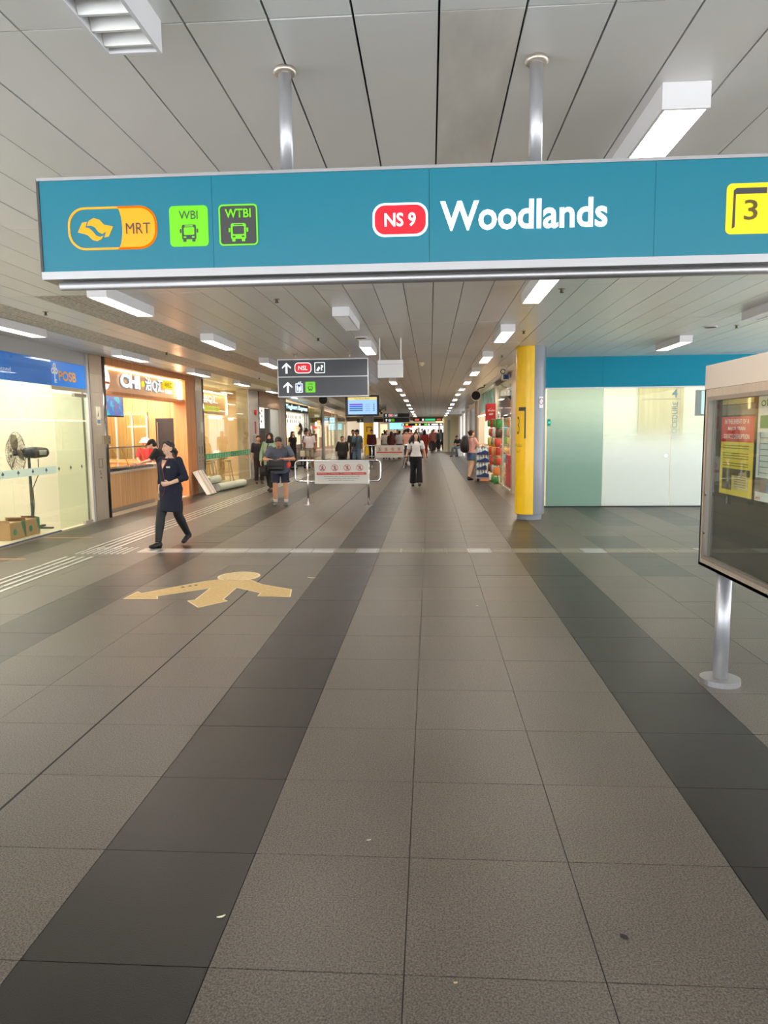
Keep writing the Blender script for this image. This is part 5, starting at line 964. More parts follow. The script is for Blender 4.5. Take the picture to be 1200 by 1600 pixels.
def farsign(x0, x1, y, z0, z1, bits, lab):
    o = empty('far_sign', ((x0+x1)/2, y, z0), lab, 'sign'); MB().box(x0, x1, y, y+.1, z0, z1).build('board', mat('far_board', (34, 36, 38), .5), o)
    for (a, b, c) in bits: MB().box(x0+(x1-x0)*a, x0+(x1-x0)*b, y-.01, y, z0+(z1-z0)*.2, z0+(z1-z0)*.8).build('symbol', emis('far_%d_%d_%d' % c, c, .9), o)
    for fx_ in (.1, .9): MB().cyl((x0+(x1-x0)*fx_, y+.05, z1), (x0+(x1-x0)*fx_, y+.05, 3.0 if y > 54.4 else zc(y)), .02, 6).build('rod', STEELD, o)
W_ = (236, 240, 236)
farsign(-1.2, .9, 52.5, 2.22, 2.46, ((.05, .2, (190, 90, 70)), (.3, .36, (230, 236, 230)), (.4, .75, (60, 190, 120)), (.8, .95, (170, 80, 60))), 'long dark sign with green lit words under the far bulkhead')
farsign(-2.2, 1.0, 56, 1.92, 2.12, ((.02, .06, W_), (.1, .16, (230, 220, 40)), (.33, .38, (230, 220, 40)), (.42, .46, W_), (.55, .62, (120, 220, 60)), (.64, .68, W_), (.72, .88, W_), (.92, .98, W_)), 'black strip sign with yellow and lime squares in the far hall')
farsign(-5.3, -3.2, 52.5, 2.20, 2.44, ((.1, .15, (90, 110, 90)), (.4, .45, (90, 110, 90))), 'unlit black sign left of the far hall entrance')
rd = empty('red_far_sign', (-1.3, 66, 1.7), 'small red and white lit sign above the crowd', 'sign'); MB().box(-2.3, -1.6, 66, 66.1, 1.82, 2.1).build('red_panel', lit('far_red', (220, 40, 50), .6), rd); MB().box(-1.6, -.3, 66, 66.1, 1.85, 2.08).build('white_panel', lit('far_white', (240, 236, 236), .8), rd); MB().cyl((-1.3, 66.05, 2.1), (-1.3, 66.05, 2.95), .02, 6).build('rod', STEELD, rd)
cb = empty('cream_lightbox', (.8, 53, 2.3), 'square cream light box beside the far pillar', 'sign'); MB().box(.42, .96, 53.0, 53.15, 2.12, 2.42).build('box', lit('cream_box', (246, 226, 170), .8), cb); MB().cyl((.7, 53.08, 2.42), (.7, 53.08, zc(53)), .02, 6).build('rod', STEELD, cb)
# ------------------------------------------------------------------ people
def solid(mb, name, m, parent, vox, smooth=1):  # noqa
    """fuse the overlapping lofts of mb into one continuous surface"""
    me = bpy.data.meshes.new('t'); me.from_pydata([tuple(v) for v in mb.v], [], mb.f); ob = bpy.data.objects.new('t', me); sc.collection.objects.link(ob)
    md = ob.modifiers.new('r', 'REMESH'); md.mode = 'VOXEL'; md.voxel_size = vox
    if smooth: sm = ob.modifiers.new('s', 'SMOOTH'); sm.factor = .5; sm.iterations = smooth
    dg_ = bpy.context.evaluated_depsgraph_get(); res = bpy.data.meshes.new_from_object(ob.evaluated_get(dg_)); bpy.data.objects.remove(ob); bpy.data.meshes.remove(me)
    res.name = name; res.materials.clear(); res.materials.append(m); res.polygons.foreach_set('use_smooth', [True]*len(res.polygons))
    o = bpy.data.objects.new(name, res); sc.collection.objects.link(o); o.parent = parent; ORG[o.name] = Vector((0, 0, 0)); return o
def cloth(c, r=.85): return mat('cloth_%d_%d_%d' % c, c, r, noise=.10, nscale=30, bump=.25, bscale=60)
def skinm(c): return mat('skin_%d_%d_%d' % c, c, .5)
V = Vector
def person(loc, rz, h, label, skin=(206, 160, 132), top=((60, 60, 60), .45, .9, .02), bottom=('pants', (30, 30, 34), .06), hair=('short', (24, 20, 20)), shoes=(30, 30, 32), pose=None, vox=.012, face=True, girth=1.0, hyaw=0, hpitch=0, group=None, hand=True, sock=None):
    P = dict(pel=(0, 0, .93), chest=(0, -.005, 1.22), neck=(0, .0, 1.44), head=(0, -.015, 1.585), hipL=(-.088, 0, .92), hipR=(.088, 0, .92), kneeL=(-.095, -.02, .49), kneeR=(.095, -.02, .49), ankL=(-.10, .02, .085), ankR=(.10, .02, .085),
             shL=(-.175, 0, 1.385), shR=(.175, 0, 1.385), elL=(-.225, .02, 1.11), elR=(.225, .02, 1.11), wrL=(-.235, -.04, .87), wrR=(.235, -.04, .87), toeL=None, toeR=None, palmL=None, palmR=None)
    P.update(pose or {}); k = h/1.70
    P = {a: (V(b)*k if b is not None else None) for a, b in P.items()}
    root = empty('person', loc, label, 'person', group, rz); ORG[root.name] = V((0, 0, 0))
    sm = skinm(skin); G = girth
    def spine(t):       # t: height along the standing spine .84-1.46
        if t <= 1.22: return P['pel']+(P['chest']-P['pel'])*((t-.93)/.29)
        return P['chest']+(P['neck']-P['chest'])*((t-1.22)/.22)
    shv = (P['shR']-P['shL']).normalized(); hpv = (P['hipR']-P['hipL']).normalized(); lat = (shv+hpv).normalized()
    TR = [(.84, .145, .10), (.93, .165, .118), (1.04, .142, .108), (1.13, .142, .108), (1.23, .16, .118), (1.33, .168, .112), (1.39, .135, .088), (1.43, .075, .062), (1.46, .055, .055)]
    def torso(mb, z0, z1, inf, flare=0):
        pts = []; rr = []
        ts = sorted(set([z0, z1]+[t[0] for t in TR if z0 < t[0] < z1]))
        for t in ts:
            for a, b in zip(TR[:-1], TR[1:]):
                if a[0] <= t <= b[0]: f = (t-a[0])/(b[0]-a[0]); rx = a[1]+(b[1]-a[1])*f; ry = a[2]+(b[2]-a[2])*f; break
            else: rx, ry = (TR[0][1], TR[0][2]) if t < TR[0][0] else (TR[-1][1], TR[-1][2])
            gg = 1+(G-1)*(1 if t < 1.3 else .6)
            fl_ = flare*max(0, (1.05-t)/.25); pts.append(spine(t)); rr.append(((rx*gg+inf+fl_)*k, (ry*(gg*1.05 if G > 1.05 else gg)+inf+fl_)*k))
        mb.loft(pts, rr, lat=lat, seg=18)
    def limb(mb, pts, rad, inf=0, lt=None): mb.loft(pts, [(r+inf)*k for r in rad], lat=lt, seg=10); [mb.ell(p, [(r+inf)*k*.98]*3, seg=10, rings=6) for p, r in zip(pts[::len(pts)-1 or 1], rad[::len(rad)-1 or 1])]
    def leg(mb, s, t0, t1, rads, inf=0):
        hp, kn, an = P['hip'+s], P['knee'+s], P['ank'+s]; pts = []
        for i in range(7):
            t = t0+(t1-t0)*i/6; pts.append(hp+(kn-hp)*(t*2) if t <= .5 else kn+(an-kn)*((t-.5)*2))
        mb.loft(pts, [(r+inf)*k for r in rads], seg=12); mb.ell(pts[0], [(rads[0]+inf)*k]*3, seg=10, rings=6)
    def arm(mb, s, t1, inf=0):
        sh_, el_, wr_ = P['sh'+s], P['el'+s], P['wr'+s]; n = 6; pts = []; rr = []
        for i in range(n+1):
            t = t1*i/n; pts.append(sh_+(el_-sh_)*(t*2) if t <= .5 else el_+(wr_-el_)*((t-.5)*2)); r = .050-.010*min(1, t*2) if t <= .5 else .040-.013*(t-.5)*2
            rr.append((r*G**.5+inf)*k)
        mb.loft(pts, rr, seg=10); mb.ell(pts[0], [rr[0]*1.05]*3, seg=10, rings=6)
        if t1 > .5: mb.ell(el_, [(.041*G**.5+inf)*k]*3, seg=10, rings=6)
    # ---- head frame
    HM = Matrix.Rotation(R(hyaw), 3, 'Z') @ Matrix.Rotation(R(hpitch), 3, 'X'); hc_ = P['head']; kk = k*1.0
    hp_ = lambda x, y, z: hc_+HM @ V((x*kk, y*kk, z*kk))
    b = MB(); torso(b, .84, 1.46, -.008)
    b.loft([P['neck']-V((0, 0, .03*k)), hp_(0, .012, -.07)], [.052*k, .05*k], seg=12)
    b.ell(hp_(0, .012, .022), (.074*kk, .090*kk, .092*kk), HM, 16, 12); b.ell(hp_(0, -.022, -.038), (.056*kk, .062*kk, .072*kk), HM, 14, 10)
    b.loft([hp_(0, -.085, .018), hp_(0, -.100, -.012), hp_(0, -.095, -.026)], [.008*kk, .014*kk, .012*kk], seg=8)
    for sx in (-1, 1): b.ell(hp_(sx*.076, .012, -.004), (.010*kk, .019*kk, .030*kk), HM, 8, 6); b.ell(hp_(sx*.034, -.062, -.02), (.026*kk, .022*kk, .026*kk), HM, 8, 6)
    for s in 'LR':
        leg(b, s, 0, 1, [.083, .080, .068, .054, .056, .046, .036] if G <= 1.05 else [.09, .088, .076, .06, .064, .05, .04]); arm(b, s, 1)
        an = P['ank'+s]; toe = P['toe'+s] or an+V((0, -.16, -.062))*k; b.loft([an, an+V((0, 0, -.035))*k, an+(toe-an)*.5+V((0, 0, -.018))*k], [.026*k, .024*k, .018*k], seg=10)
        wr_ = P['wr'+s]; el_ = P['el'+s]; d = (wr_-el_).normalized() if P['palm'+s] is None else P['palm'+s].normalized()
        sx = -1 if s == 'L' else 1; nrm = V((-sx, 0, 0)); nrm = (nrm-d*nrm.dot(d)); nrm = nrm.normalized() if nrm.length > .3 else V((0, 0, -1)); la = d.cross(nrm).normalized()
        if la.y > 0: la = -la
        pc = wr_+d*.045*k; b.loft([wr_-d*.01*k, wr_+d*.03*k, wr_+d*.075*k, wr_+d*.088*k], [(.026*k, .019*k), (.036*k, .017*k), (.040*k, .015*k), (.036*k, .012*k)], lat=la, seg=10)
        if hand:
            fr_ = .0088*k if vox < .011 else .0105*k
            for i, (off, ln) in enumerate(((.030, .066), (.010, .076), (-.010, .070), (-.029, .054))):
                p0 = wr_+d*.078*k+la*off*k*1.05; p1 = p0+(d*.9+nrm*.25).normalized()*ln*.45*k; p2 = p1+(d*.6+nrm*.8).normalized()*ln*.35*k; p3 = p2+(d*.2+nrm*1).normalized()*ln*.2*k
                b.loft([p0, p1, p2, p3], [fr_, fr_, fr_*.9, fr_*.75], seg=8)
            t0 = wr_+d*.022*k+la*.030*k; t1_ = t0+(d*.6+la*.8).normalized()*.032*k; t2 = t1_+(d*.9+nrm*.4+la*.1).normalized()*.034*k; b.loft([t0, t1_, t2], [.013*k, .0115*k, .009*k], seg=8)
    solid(b, 'body', sm, root, vox*k if vox < .02 else vox, 1)
    # ---- face
    if face:
        EY = mat('eye_white', (225, 220, 214), .3); IR = mat('iris_dark', (34, 24, 20), .3); LP = mat('lip_%d' % skin[0], (int(skin[0]*.82), int(skin[1]*.58), int(skin[2]*.58)), .5)
        for sx in (-1, 1):
            e_ = MB(); e_.ell(hp_(sx*.031, -.0745, .012), (.0125*kk, .008*kk, .007*kk), HM, 10, 8); eo = e_.build('eye', EY, root, local=True)
            MB().ell(hp_(sx*.031, -.0815, .012), (.006*kk, .003*kk, .006*kk), HM, 8, 6).build('iris', IR, eo, local=True)
            MB().loft([hp_(sx*.014, -.084, .030), hp_(sx*.031, -.084, .036), hp_(sx*.048, -.074, .030)], [.0025*kk, .0038*kk, .002*kk], seg=6).build('eyebrow', mat('brow_dark', (40, 30, 28), .8), root, local=True)
        MB().loft([hp_(-.022, -.077, -.052), hp_(-.009, -.0845, -.050), hp_(0, -.0855, -.0515), hp_(.009, -.0845, -.050), hp_(.022, -.077, -.052)], [.002*kk, .005*kk, .0055*kk, .005*kk, .002*kk], seg=8).build('mouth', LP, root, local=True)
    # ---- clothes
    tc, sl, hem, inf = top; tm = cloth(tc); t = MB(); torso(t, hem, 1.425, inf+.004, .02 if hem < .9 else 0)
    for s in 'LR': arm(t, s, sl, inf*.4+.005+(.007 if sl < .7 else .004))
    topo = solid(t, 'top', tm, root, max(vox, .011)*k, 2)
    kind, bc, loose = bottom[:3]; bm_ = cloth(bc); q = MB()
    if kind == 'skirt':
        z1 = bottom[3]; pts = [spine(1.06), spine(.98), spine(.88), V((0, (P['kneeL'].y+P['kneeR'].y)/2*.6, (z1+.12)*k)), V((0, (P['kneeL'].y+P['kneeR'].y)/2*.9, z1*k))]
        q.loft(pts, [(.150*k*G, .115*k*G), (.170*k*G, .13*k*G), (.185*k*G, .145*k*G), (.18*k*G, .15*k*G), (.178*k*G, .16*k*G)], lat=lat, seg=20)
    else:
        end = {'pants': .965, 'shorts': bottom[3] if len(bottom) > 3 else .44}[kind]; torso(q, .82, 1.05, .022)
        n_ = [.092, .088, .078+loose*.2, .062+loose*.4, .060+loose*.6, .052+loose*.8, .045+loose] if kind == 'pants' else [.095, .095, .093, .09, .088, .085, .084+loose*.2]
        if G > 1.05: n_ = [r*G**.4 for r in n_]
        for s in 'LR': leg(q, s, .02, end, n_, .006)
    solid(q, {'pants': 'trousers', 'shorts': 'shorts', 'skirt': 'skirt'}[kind], bm_, root, max(vox, .011)*k, 2)
    shm = mat('shoe_%d_%d_%d' % shoes, shoes, .5)
    for s in 'LR':
        an = P['ank'+s]; toe = P['toe'+s] or an+V((0, -.16, -.058))*k; dz = V((0, 0, -.05*k)) if P['toe'+s] is None else V((0, 0, 0)); fwd = V((toe.x-an.x, toe.y-an.y, toe.z-an.z+.058*k)); heel = an-V((toe.x-an.x, toe.y-an.y, 0)).normalized()*.045*k+V((0, 0, -.052*k))+(V((0, 0, (an.z-toe.z-.058*k)*.25)) if P['toe'+s] else V((0, 0, 0)))
        if P['toe'+s] is None: heel.z = .032*k; toe = V((toe.x, toe.y, .028*k))
        mid = heel+(toe-heel)*.45+V((0, 0, .012*k)); sh_m = MB().loft([heel-(toe-heel)*.06, heel, mid, heel+(toe-heel)*.8, toe, toe+(toe-heel)*.07], [(.02*k, .018*k), (.042*k, .040*k), (.046*k, .044*k), (.050*k, .036*k), (.042*k, .028*k), (.018*k, .014*k)], lat=(1, 0, 0), seg=12).loft([heel, an+V((0, 0, .012))*k], [(.042*k, .042*k), (.046*k, .048*k)], seg=10)
        solid(sh_m, 'shoe', shm, root, max(vox, .010)*k, 1)
        if sock: MB().loft([an, an+(P['knee'+s]-an)*.17], [.052*k, .050*k], seg=12).build('sock', mat('sock_pale', sock, .8), root, local=True, smooth=True)
    # ---- hair
    hk, hcol = hair[:2]; hm = mat('hair_%d_%d_%d' % hcol, hcol, .55, bump=.4, bscale=120, stretch=(1, 1, .15)); q = MB()
    if hk in ('short', 'pony', 'long', 'bun', 'veil', 'cap'):
        if hk == 'veil':
            q.ell(hp_(0, .03, .022), (.095*kk, .098*kk, .108*kk), HM, 16, 12); q.ell(hp_(0, .0, -.085), (.088*kk, .092*kk, .07*kk), HM, 14, 10)
            q.loft([hp_(0, .03, -.05), P['neck']+V((0, 0, -.01*k)), P['chest']+V((0, -.05*k, .02*k))], [(.09*k, .09*k), (.135*k, .115*k), (.08*k, .08*k)], seg=16)
            for sx in (-1, 1): q.loft([hp_(sx*.06, -.045, .06), hp_(sx*.075, -.05, -.02), hp_(sx*.045, -.06, -.09)], [.022*kk, .022*kk, .03*kk], seg=8)
            q.loft([hp_(-.06, -.045, .06), hp_(0, -.06, .095), hp_(.06, -.045, .06)], [.02*kk]*3, seg=8)
        else:
            q.ell(hp_(0, .030, .036), (.084*kk, .090*kk, .090*kk), HM, 16, 12); q.ell(hp_(0, .045, -.015), (.078*kk, .068*kk, .07*kk), HM, 14, 10)
            if hk != 'cap': q.loft([hp_(-.066, -.025, .052), hp_(-.035, -.062, .088), hp_(0, -.070, .096), hp_(.035, -.062, .088), hp_(.066, -.025, .052)], [.016*kk, .018*kk, .018*kk, .018*kk, .016*kk], seg=8)
            if hk == 'pony': q.ell(hp_(.0, .125, -.03), (.036*kk, .04*kk, .045*kk), HM); q.loft([hp_(0, .105, -.01), hp_(.012, .15, -.06), hp_(.015, .14, -.15)], [.026*kk, .036*kk, .012*kk], seg=10)
            if hk == 'bun': q.ell(hp_(0, .12, .04), (.045*kk, .04*kk, .045*kk), HM)
            if hk == 'long':
                ln = hair[2] if len(hair) > 2 else .32
                q.loft([hp_(0, .05, .03), hp_(0, .075, -.10), hp_(0, .085, -.10-ln*.5), hp_(0, .08, -.08-ln)], [(.085*kk, .055*kk), (.10*kk, .045*kk), (.11*kk, .035*kk), (.07*kk, .02*kk)], lat=HM @ V((1, 0, 0)), seg=14)
                for sx in (-1, 1): q.loft([hp_(sx*.07, .0, .04), hp_(sx*.088, -.01, -.05), hp_(sx*.10, -.03, -.10-ln*.45), hp_(sx*.11, -.035, -.08-ln*.8)], [.022*kk, .026*kk, .028*kk, .012*kk], seg=8)
        solid(q, 'head_scarf' if hk == 'veil' else 'hair', hm if hk != 'veil' else cloth(hcol), root, max(vox*.8, .008)*k, 1)
        if hk == 'cap':
            cm = cloth(hair[2]); q = MB(); q.ell(hp_(0, .018, .052), (.090*kk, .100*kk, .082*kk), HM, 16, 10); q.loft([hp_(0, -.06, .062), hp_(0, -.11, .054), hp_(0, -.15, .044)], [(.08*kk, .012*kk), (.072*kk, .008*kk), (.04*kk, .006*kk)], lat=HM @ V((1, 0, 0)), seg=12); solid(q, 'cap', cm, root, max(vox*.8, .009)*k, 1)
    return root, P, hp_, k
def wpt(root, v): return Matrix.Rotation(root.rotation_euler.z, 3, 'Z') @ V(v)+V(root.location)
SK1 = (222, 178, 150); SK2 = (204, 150, 118); SK3 = (170, 118, 88)
# woman in navy uniform
r_, P, hp_, k = person((-3.72, 10.12, 0), R(-20), 1.51, 'woman in a navy three-quarter sleeve uniform walking beside the tactile strip', SK1, ((22, 27, 46), .74, .80, .018), ('skirt', (20, 24, 42), 0, .56), ('pony', (34, 26, 26)), (20, 20, 22),
    dict(hipL=(-.088, 0, .92), kneeL=(-.085, -.17, .50), ankL=(-.075, -.27, .085), kneeR=(.085, .05, .50), ankR=(.10, .25, .17), toeR=(.10, .12, .045), toeL=(-.085, -.44, .04), elL=(-.235, .06, 1.11), wrL=(-.225, -.01, .865), elR=(.275, .03, 1.115), wrR=(.15, -.21, 1.035), palmR=(-.8, -.45, -.1), neck=(0, -.005, 1.44), head=(0, -.03, 1.585)), .0085, hyaw=-14, hpitch=-2, girth=1.06)
tl_ = MB()
for lg in ('L', 'R'): pass
ST = mat('black_tights', (22, 20, 22), .6)
b = MB()
for s in 'LR':
    kn, an = P['knee'+s], P['ank'+s]; hp = P['hip'+s]; pts = [hp+(kn-hp)*.45, hp+(kn-hp)*.75, kn, kn+(an-kn)*.3, kn+(an-kn)*.65, an]; b.loft(pts, [x*k for x in (.100, .090, .074, .074, .062, .050)], seg=12)
solid(b, 'tights', ST, r_, .010, 1)
PR = mat('maroon_piping', (120, 24, 50), .6)
MB().loft([(-.055*k, -.085*k, 1.44*k), (-.045*k, -.150*k, 1.34*k), (-.010*k, -.172*k, 1.25*k), (.0, -.150*k, 1.12*k), (.01*k, -.150*k, 1.0*k), (.0, -.170*k, .88*k), (-.04*k, -.172*k, .82*k)], .0055, seg=6).loft([(.055*k, -.085*k, 1.44*k), (.045*k, -.150*k, 1.34*k), (-.008*k, -.172*k, 1.25*k)], .0055, seg=6).build('piping', PR, r_, local=True)
MB().add([(-.045*k, -.125*k, 1.40*k), (.045*k, -.125*k, 1.40*k), (.028*k, -.160*k, 1.33*k), (-.008*k, -.172*k, 1.26*k), (-.03*k, -.162*k, 1.32*k)], [(0, 4, 3, 2, 1), (0, 1, 2, 3, 4)]).build('neckline_skin', skinm(SK1), r_, local=True)
MB().box(.055*k, .125*k, -.157*k, -.148*k, 1.275*k, 1.30*k).build('name_badge', mat('badge_cream', (226, 220, 190), .4), r_, local=True)
MB().ell(hp_(.082, 0, -.035), (.006, .006, .008)).build('earring', mat('pearl', (240, 236, 230), .2), r_, local=True)
# man looking into his bag
r_, P, hp_, k = person((-3.29, 15.66, 0), R(4), 1.60, 'man in a grey t-shirt and navy shorts looking down into his black bag', SK2, ((84, 90, 104), .40, .80, .025), ('shorts', (36, 38, 58), .05, .43), ('short', (20, 18, 18)), (112, 112, 112),
    dict(pel=(0, .05, .90), chest=(0, .01, 1.18), neck=(0, -.05, 1.37), head=(.0, -.17, 1.475), shL=(-.205, -.03, 1.325), shR=(.205, -.03, 1.325), elL=(-.34, -.12, 1.09), elR=(.34, -.12, 1.09), wrL=(-.11, -.34, 1.07), wrR=(.12, -.34, 1.10), palmL=(.85, -.2, -.5), palmR=(-.85, -.2, -.25), hipL=(-.095, .05, .90), hipR=(.095, .05, .90), kneeL=(-.12, .0, .48), kneeR=(.12, .0, .48), ankL=(-.13, .03, .085), ankR=(.12, .03, .085)), .0095, girth=1.2, hpitch=32, hyaw=-4, sock=(200, 196, 190))
def bag(loc, rz, w_, d_, h_, c, lab, strap=None, name='shoulder_bag', cat='bag'):
    b_ = empty(name, loc, lab, cat, None, rz); ORG[b_.name] = V((0, 0, 0)); m_ = mat('bag_%d_%d_%d' % c, c, .55, bump=.3, bscale=50)
    q = MB(); n = 4
    q.loft([(0, 0, 0), (0, 0, .02), (0, 0, h_*.5), (0, 0, h_*.85), (0, 0, h_)], [(w_*.44, d_*.35), (w_*.5, d_*.5), (w_*.52, d_*.55), (w_*.49, d_*.45), (w_*.44, d_*.25)], lat=(1, 0, 0), seg=20); q.build('body', m_, b_, smooth=False, local=True)
    MB().loft([(-w_*.38, -d_*.5, h_*.2), (0, -d_*.62, h_*.2), (w_*.38, -d_*.5, h_*.2)], [(.02, h_*.18)]*3, lat=(0, 0, 1), seg=8).build('front_pocket', m_, b_, local=True)
    if strap: MB().loft([tuple(p) for p in strap], [(.016, .004)]*len(strap), seg=6).build('strap', m_, b_, local=True)
    return b_
bg1 = V((-3.29, 15.66, 0)); 
bag((-3.30, 15.30, .79), R(4), .36, .14, .24, (24, 24, 27), 'large black messenger bag the man in grey is looking into', [(.14, 0, .2), (.16, .10, .36), (.15, .23, .50), (.10, .34, .56), (-.02, .45, .5), (-.16, .42, .3)])
w2 = empty('pouch', (-3.0, 15.55, .93), 'small orange red pouch at the elbow of the man in grey', 'pouch'); MB().loft([(-3.07, 15.42, .84), (-3.05, 15.42, .90), (-3.03, 15.42, .96)], [(.02, .02), (.05, .03), (.035, .02)], seg=10).build('pouch_body', mat('pouch_red', (226, 70, 50), .4), w2)
# woman in hijab
r_, P, hp_, k = person((-4.33, 19.4, 0), R(-8), 1.58, 'woman in a black headscarf and mint green tunic behind the man in grey', (214, 162, 132), ((150, 180, 150), .98, .78, .035), ('pants', (22, 22, 24), .03), ('veil', (22, 22, 24)), (26, 24, 24),
    dict(kneeR=(.09, -.13, .50), ankR=(.08, -.18, .085), kneeL=(-.09, .02, .50), ankL=(-.1, .18, .14), elL=(-.27, .0, 1.12), wrL=(-.27, -.08, .88)), .0115)
bag((-4.28, 19.18, .70), R(-8), .22, .09, .26, (26, 24, 26), 'black handbag hanging in front of the woman in mint green', [(-.08, 0, .24), (-.1, .02, .45), (-.06, .06, .66), (.04, .14, .74)])
bag((-4.52, 19.45, .42), 0, .26, .12, .24, (20, 20, 22), 'black carrier bag held low by the woman in mint green', [(-.06, 0, .22), (-.03, 0, .36), (.04, 0, .38), (.08, 0, .22)])
# white t-shirt woman
r_, P, hp_, k = person((-.41, 20.9, 0), R(3), 1.545, 'woman in a white t-shirt and wide black trousers walking in the corridor centre', SK1, ((236, 238, 244), .36, .95, .024), ('pants', (22, 22, 30), .055), ('long', (26, 20, 22), .22), (40, 38, 40),
    dict(kneeR=(.10, -.10, .50), ankR=(.10, -.16, .10), toeR=(.11, -.32, .07), kneeL=(-.09, .0, .49), ankL=(-.10, .10, .085), elL=(-.26, .03, 1.12), wrL=(-.31, -.05, .90), elR=(.26, .05, 1.12), wrR=(.31, .06, .89), head=(0, -.01, 1.59)), .0115, hpitch=-14, hyaw=10)
q = MB(); q.loft([hp_(-.07, .03, .03), hp_(-.13, .04, -.05), hp_(-.19, .04, -.15), hp_(-.22, .03, -.24)], [.05, .055, .05, .02], seg=10).loft([hp_(.07, .03, .02), hp_(.10, .03, -.08), hp_(.14, .02, -.18)], [.045, .045, .02], seg=10); solid(q, 'loose_hair', mat('hair_26_20_22'), r_, .012)
bp = empty('backpack', wpt(r_, (0, .22, 1.1)), 'black backpack worn by the woman in the white t-shirt', 'backpack', None, R(3)); ORG[bp.name] = V((0, 0, 0)); BK = mat('bag_24_24_27')
MB().loft([(0, .0, -.2), (0, .02, -.15), (0, .03, .0), (0, .0, .2), (0, -.02, .24)], [(.11, .05), (.14, .09), (.15, .1), (.12, .06), (.08, .03)], lat=(1, 0, 0), seg=16).build('body', BK, bp, local=True, smooth=True)
for sx in (-1, 1): MB().loft([(sx*.11, -.08, .16), (sx*.115, -.17, .20), (sx*.12, -.27, .17), (sx*.125, -.31, .05), (sx*.14, -.30, -.08), (sx*.165, -.22, -.18), (sx*.15, -.06, -.2)], [(.022, .006)]*7, lat=(1, 0, 0), seg=8).build('strap', BK, bp, local=True)
MB().cyl(P['wrL']+V((0, 0, .02)), P['wrL']+V((0, 0, .05)), .033, 12).build('wristwatch', BLACK, r_, local=True)
# backpack woman at kiosk
r_, P, hp_, k = person((1.33, 23.55, 0), R(128), 1.60, 'woman in a pink top and denim shorts standing at the kiosk', SK1, ((236, 176, 168), .40, .92, .02), ('shorts', (74, 96, 130), .03, .30), ('bun', (60, 28, 30)), (52, 34, 36),
    dict(kneeL=(-.09, .04, .50), ankL=(-.12, .20, .10), elL=(-.2, -.14, 1.14), wrL=(-.1, -.34, 1.14), elR=(.2, -.14, 1.14), wrR=(.1, -.34, 1.14)), .0125, hyaw=-10)
bp = empty('backpack', wpt(r_, (0, .25, 1.16)), 'black backpack on the woman in the pink top', 'backpack', None, R(128)); ORG[bp.name] = V((0, 0, 0))
MB().loft([(0, .0, -.26), (0, .03, -.2), (0, .05, .0), (0, .02, .2), (0, -.02, .27)], [(.12, .06), (.16, .12), (.165, .13), (.13, .08), (.08, .03)], lat=(1, 0, 0), seg=16).build('body', BK, bp, local=True, smooth=True)
for sx in (-1, 1): MB().loft([(sx*.10, -.08, .18), (sx*.115, -.18, .22), (sx*.12, -.31, .17), (sx*.125, -.38, .0), (sx*.16, -.25, -.18)], [(.022, .006)]*5, lat=(1, 0, 0), seg=8).build('strap', BK, bp, local=True)
# pink polo man
person((-5.02, 30.0, 0), R(-4), 1.68, 'grey haired man in a pale pink polo shirt and khaki shorts', SK3, ((232, 214, 214), .42, .93, .025), ('shorts', (164, 154, 134), .04, .44), ('short', (130, 124, 118)), (150, 130, 110), dict(kneeL=(-.09, -.12, .5), ankL=(-.09, -.17, .085), ankR=(.1, .14, .12), kneeR=(.09, .02, .49), elL=(-.25, .03, 1.12)), .014, girth=1.08)
person((-5.42, 31.4, 0), R(70), 1.66, 'person in a dark shirt half hidden behind the pink polo man', SK2, ((52, 50, 56), .45, .9, .02), ('pants', (40, 40, 48), .02), ('short', (26, 22, 22)), (30, 30, 32), None, .016, face=False)
tag(bag((-5.30, 29.8, .55), 0, .2, .1, .26, (224, 216, 190), 'pale yellow carrier bag in the hand of the pink polo man', [(-.05, 0, .25), (0, 0, .36), (.05, 0, .25)]))
person((-5.85, 30.6, 0), R(60), 1.62, 'woman with long brown hair in black at the drinks stall', SK1, ((28, 26, 30), .3, .9, .02), ('pants', (40, 40, 46), .02), ('long', (84, 56, 44), .3), (30, 30, 32), None, .016, face=False)
person((-5.35, 22.3, 0), R(20), 1.50, 'person in dark clothes half hidden left of the woman in mint green', SK2, ((40, 34, 40), .5, .9, .025), ('pants', (50, 36, 34), .02), ('short', (30, 22, 22)), (60, 40, 30), None, .016, face=False)
# black blouse woman, capped man
person((-3.28, 27.0, 0), R(-6), 1.42, 'woman in a patterned black blouse carrying a white paper bag', SK2, ((36, 34, 34), .72, .80, .04), ('pants', (28, 26, 26), .03), ('bun', (40, 28, 28)), (40, 36, 34), dict(kneeL=(-.09, -.08, .5), elL=(-.28, .02, 1.12), wrL=(-.27, -.04, .88)), .014, girth=1.15, hyaw=30)
bag((-3.60, 26.95, .42), 0, .24, .1, .26, (236, 234, 228), 'white paper bag held by the woman in the black blouse', [(-.06, 0, .25), (0, 0, .33), (.06, 0, .25)], 'paper_bag')
person((-2.98, 29.5, 0), R(-28), 1.66, 'man in a slate blue polo and grey cap with a sling bag', SK3, ((78, 98, 108), .42, .92, .025), ('pants', (96, 116, 142), .02), ('cap', (40, 36, 34), (52, 52, 58)), (60, 60, 64), dict(kneeL=(-.09, -.1, .5), ankL=(-.09, -.14, .085), ankR=(.1, .12, .12), wrR=(.25, .02, .86)), .014, girth=1.12, hyaw=-25)
bag((-3.12, 29.28, .98), R(-28), .24, .08, .18, (26, 28, 34), 'dark sling bag across the chest of the man in slate blue', [(.08, 0, .15), (.14, .02, .26), (.2, .06, .40), (.22, .14, .46)])
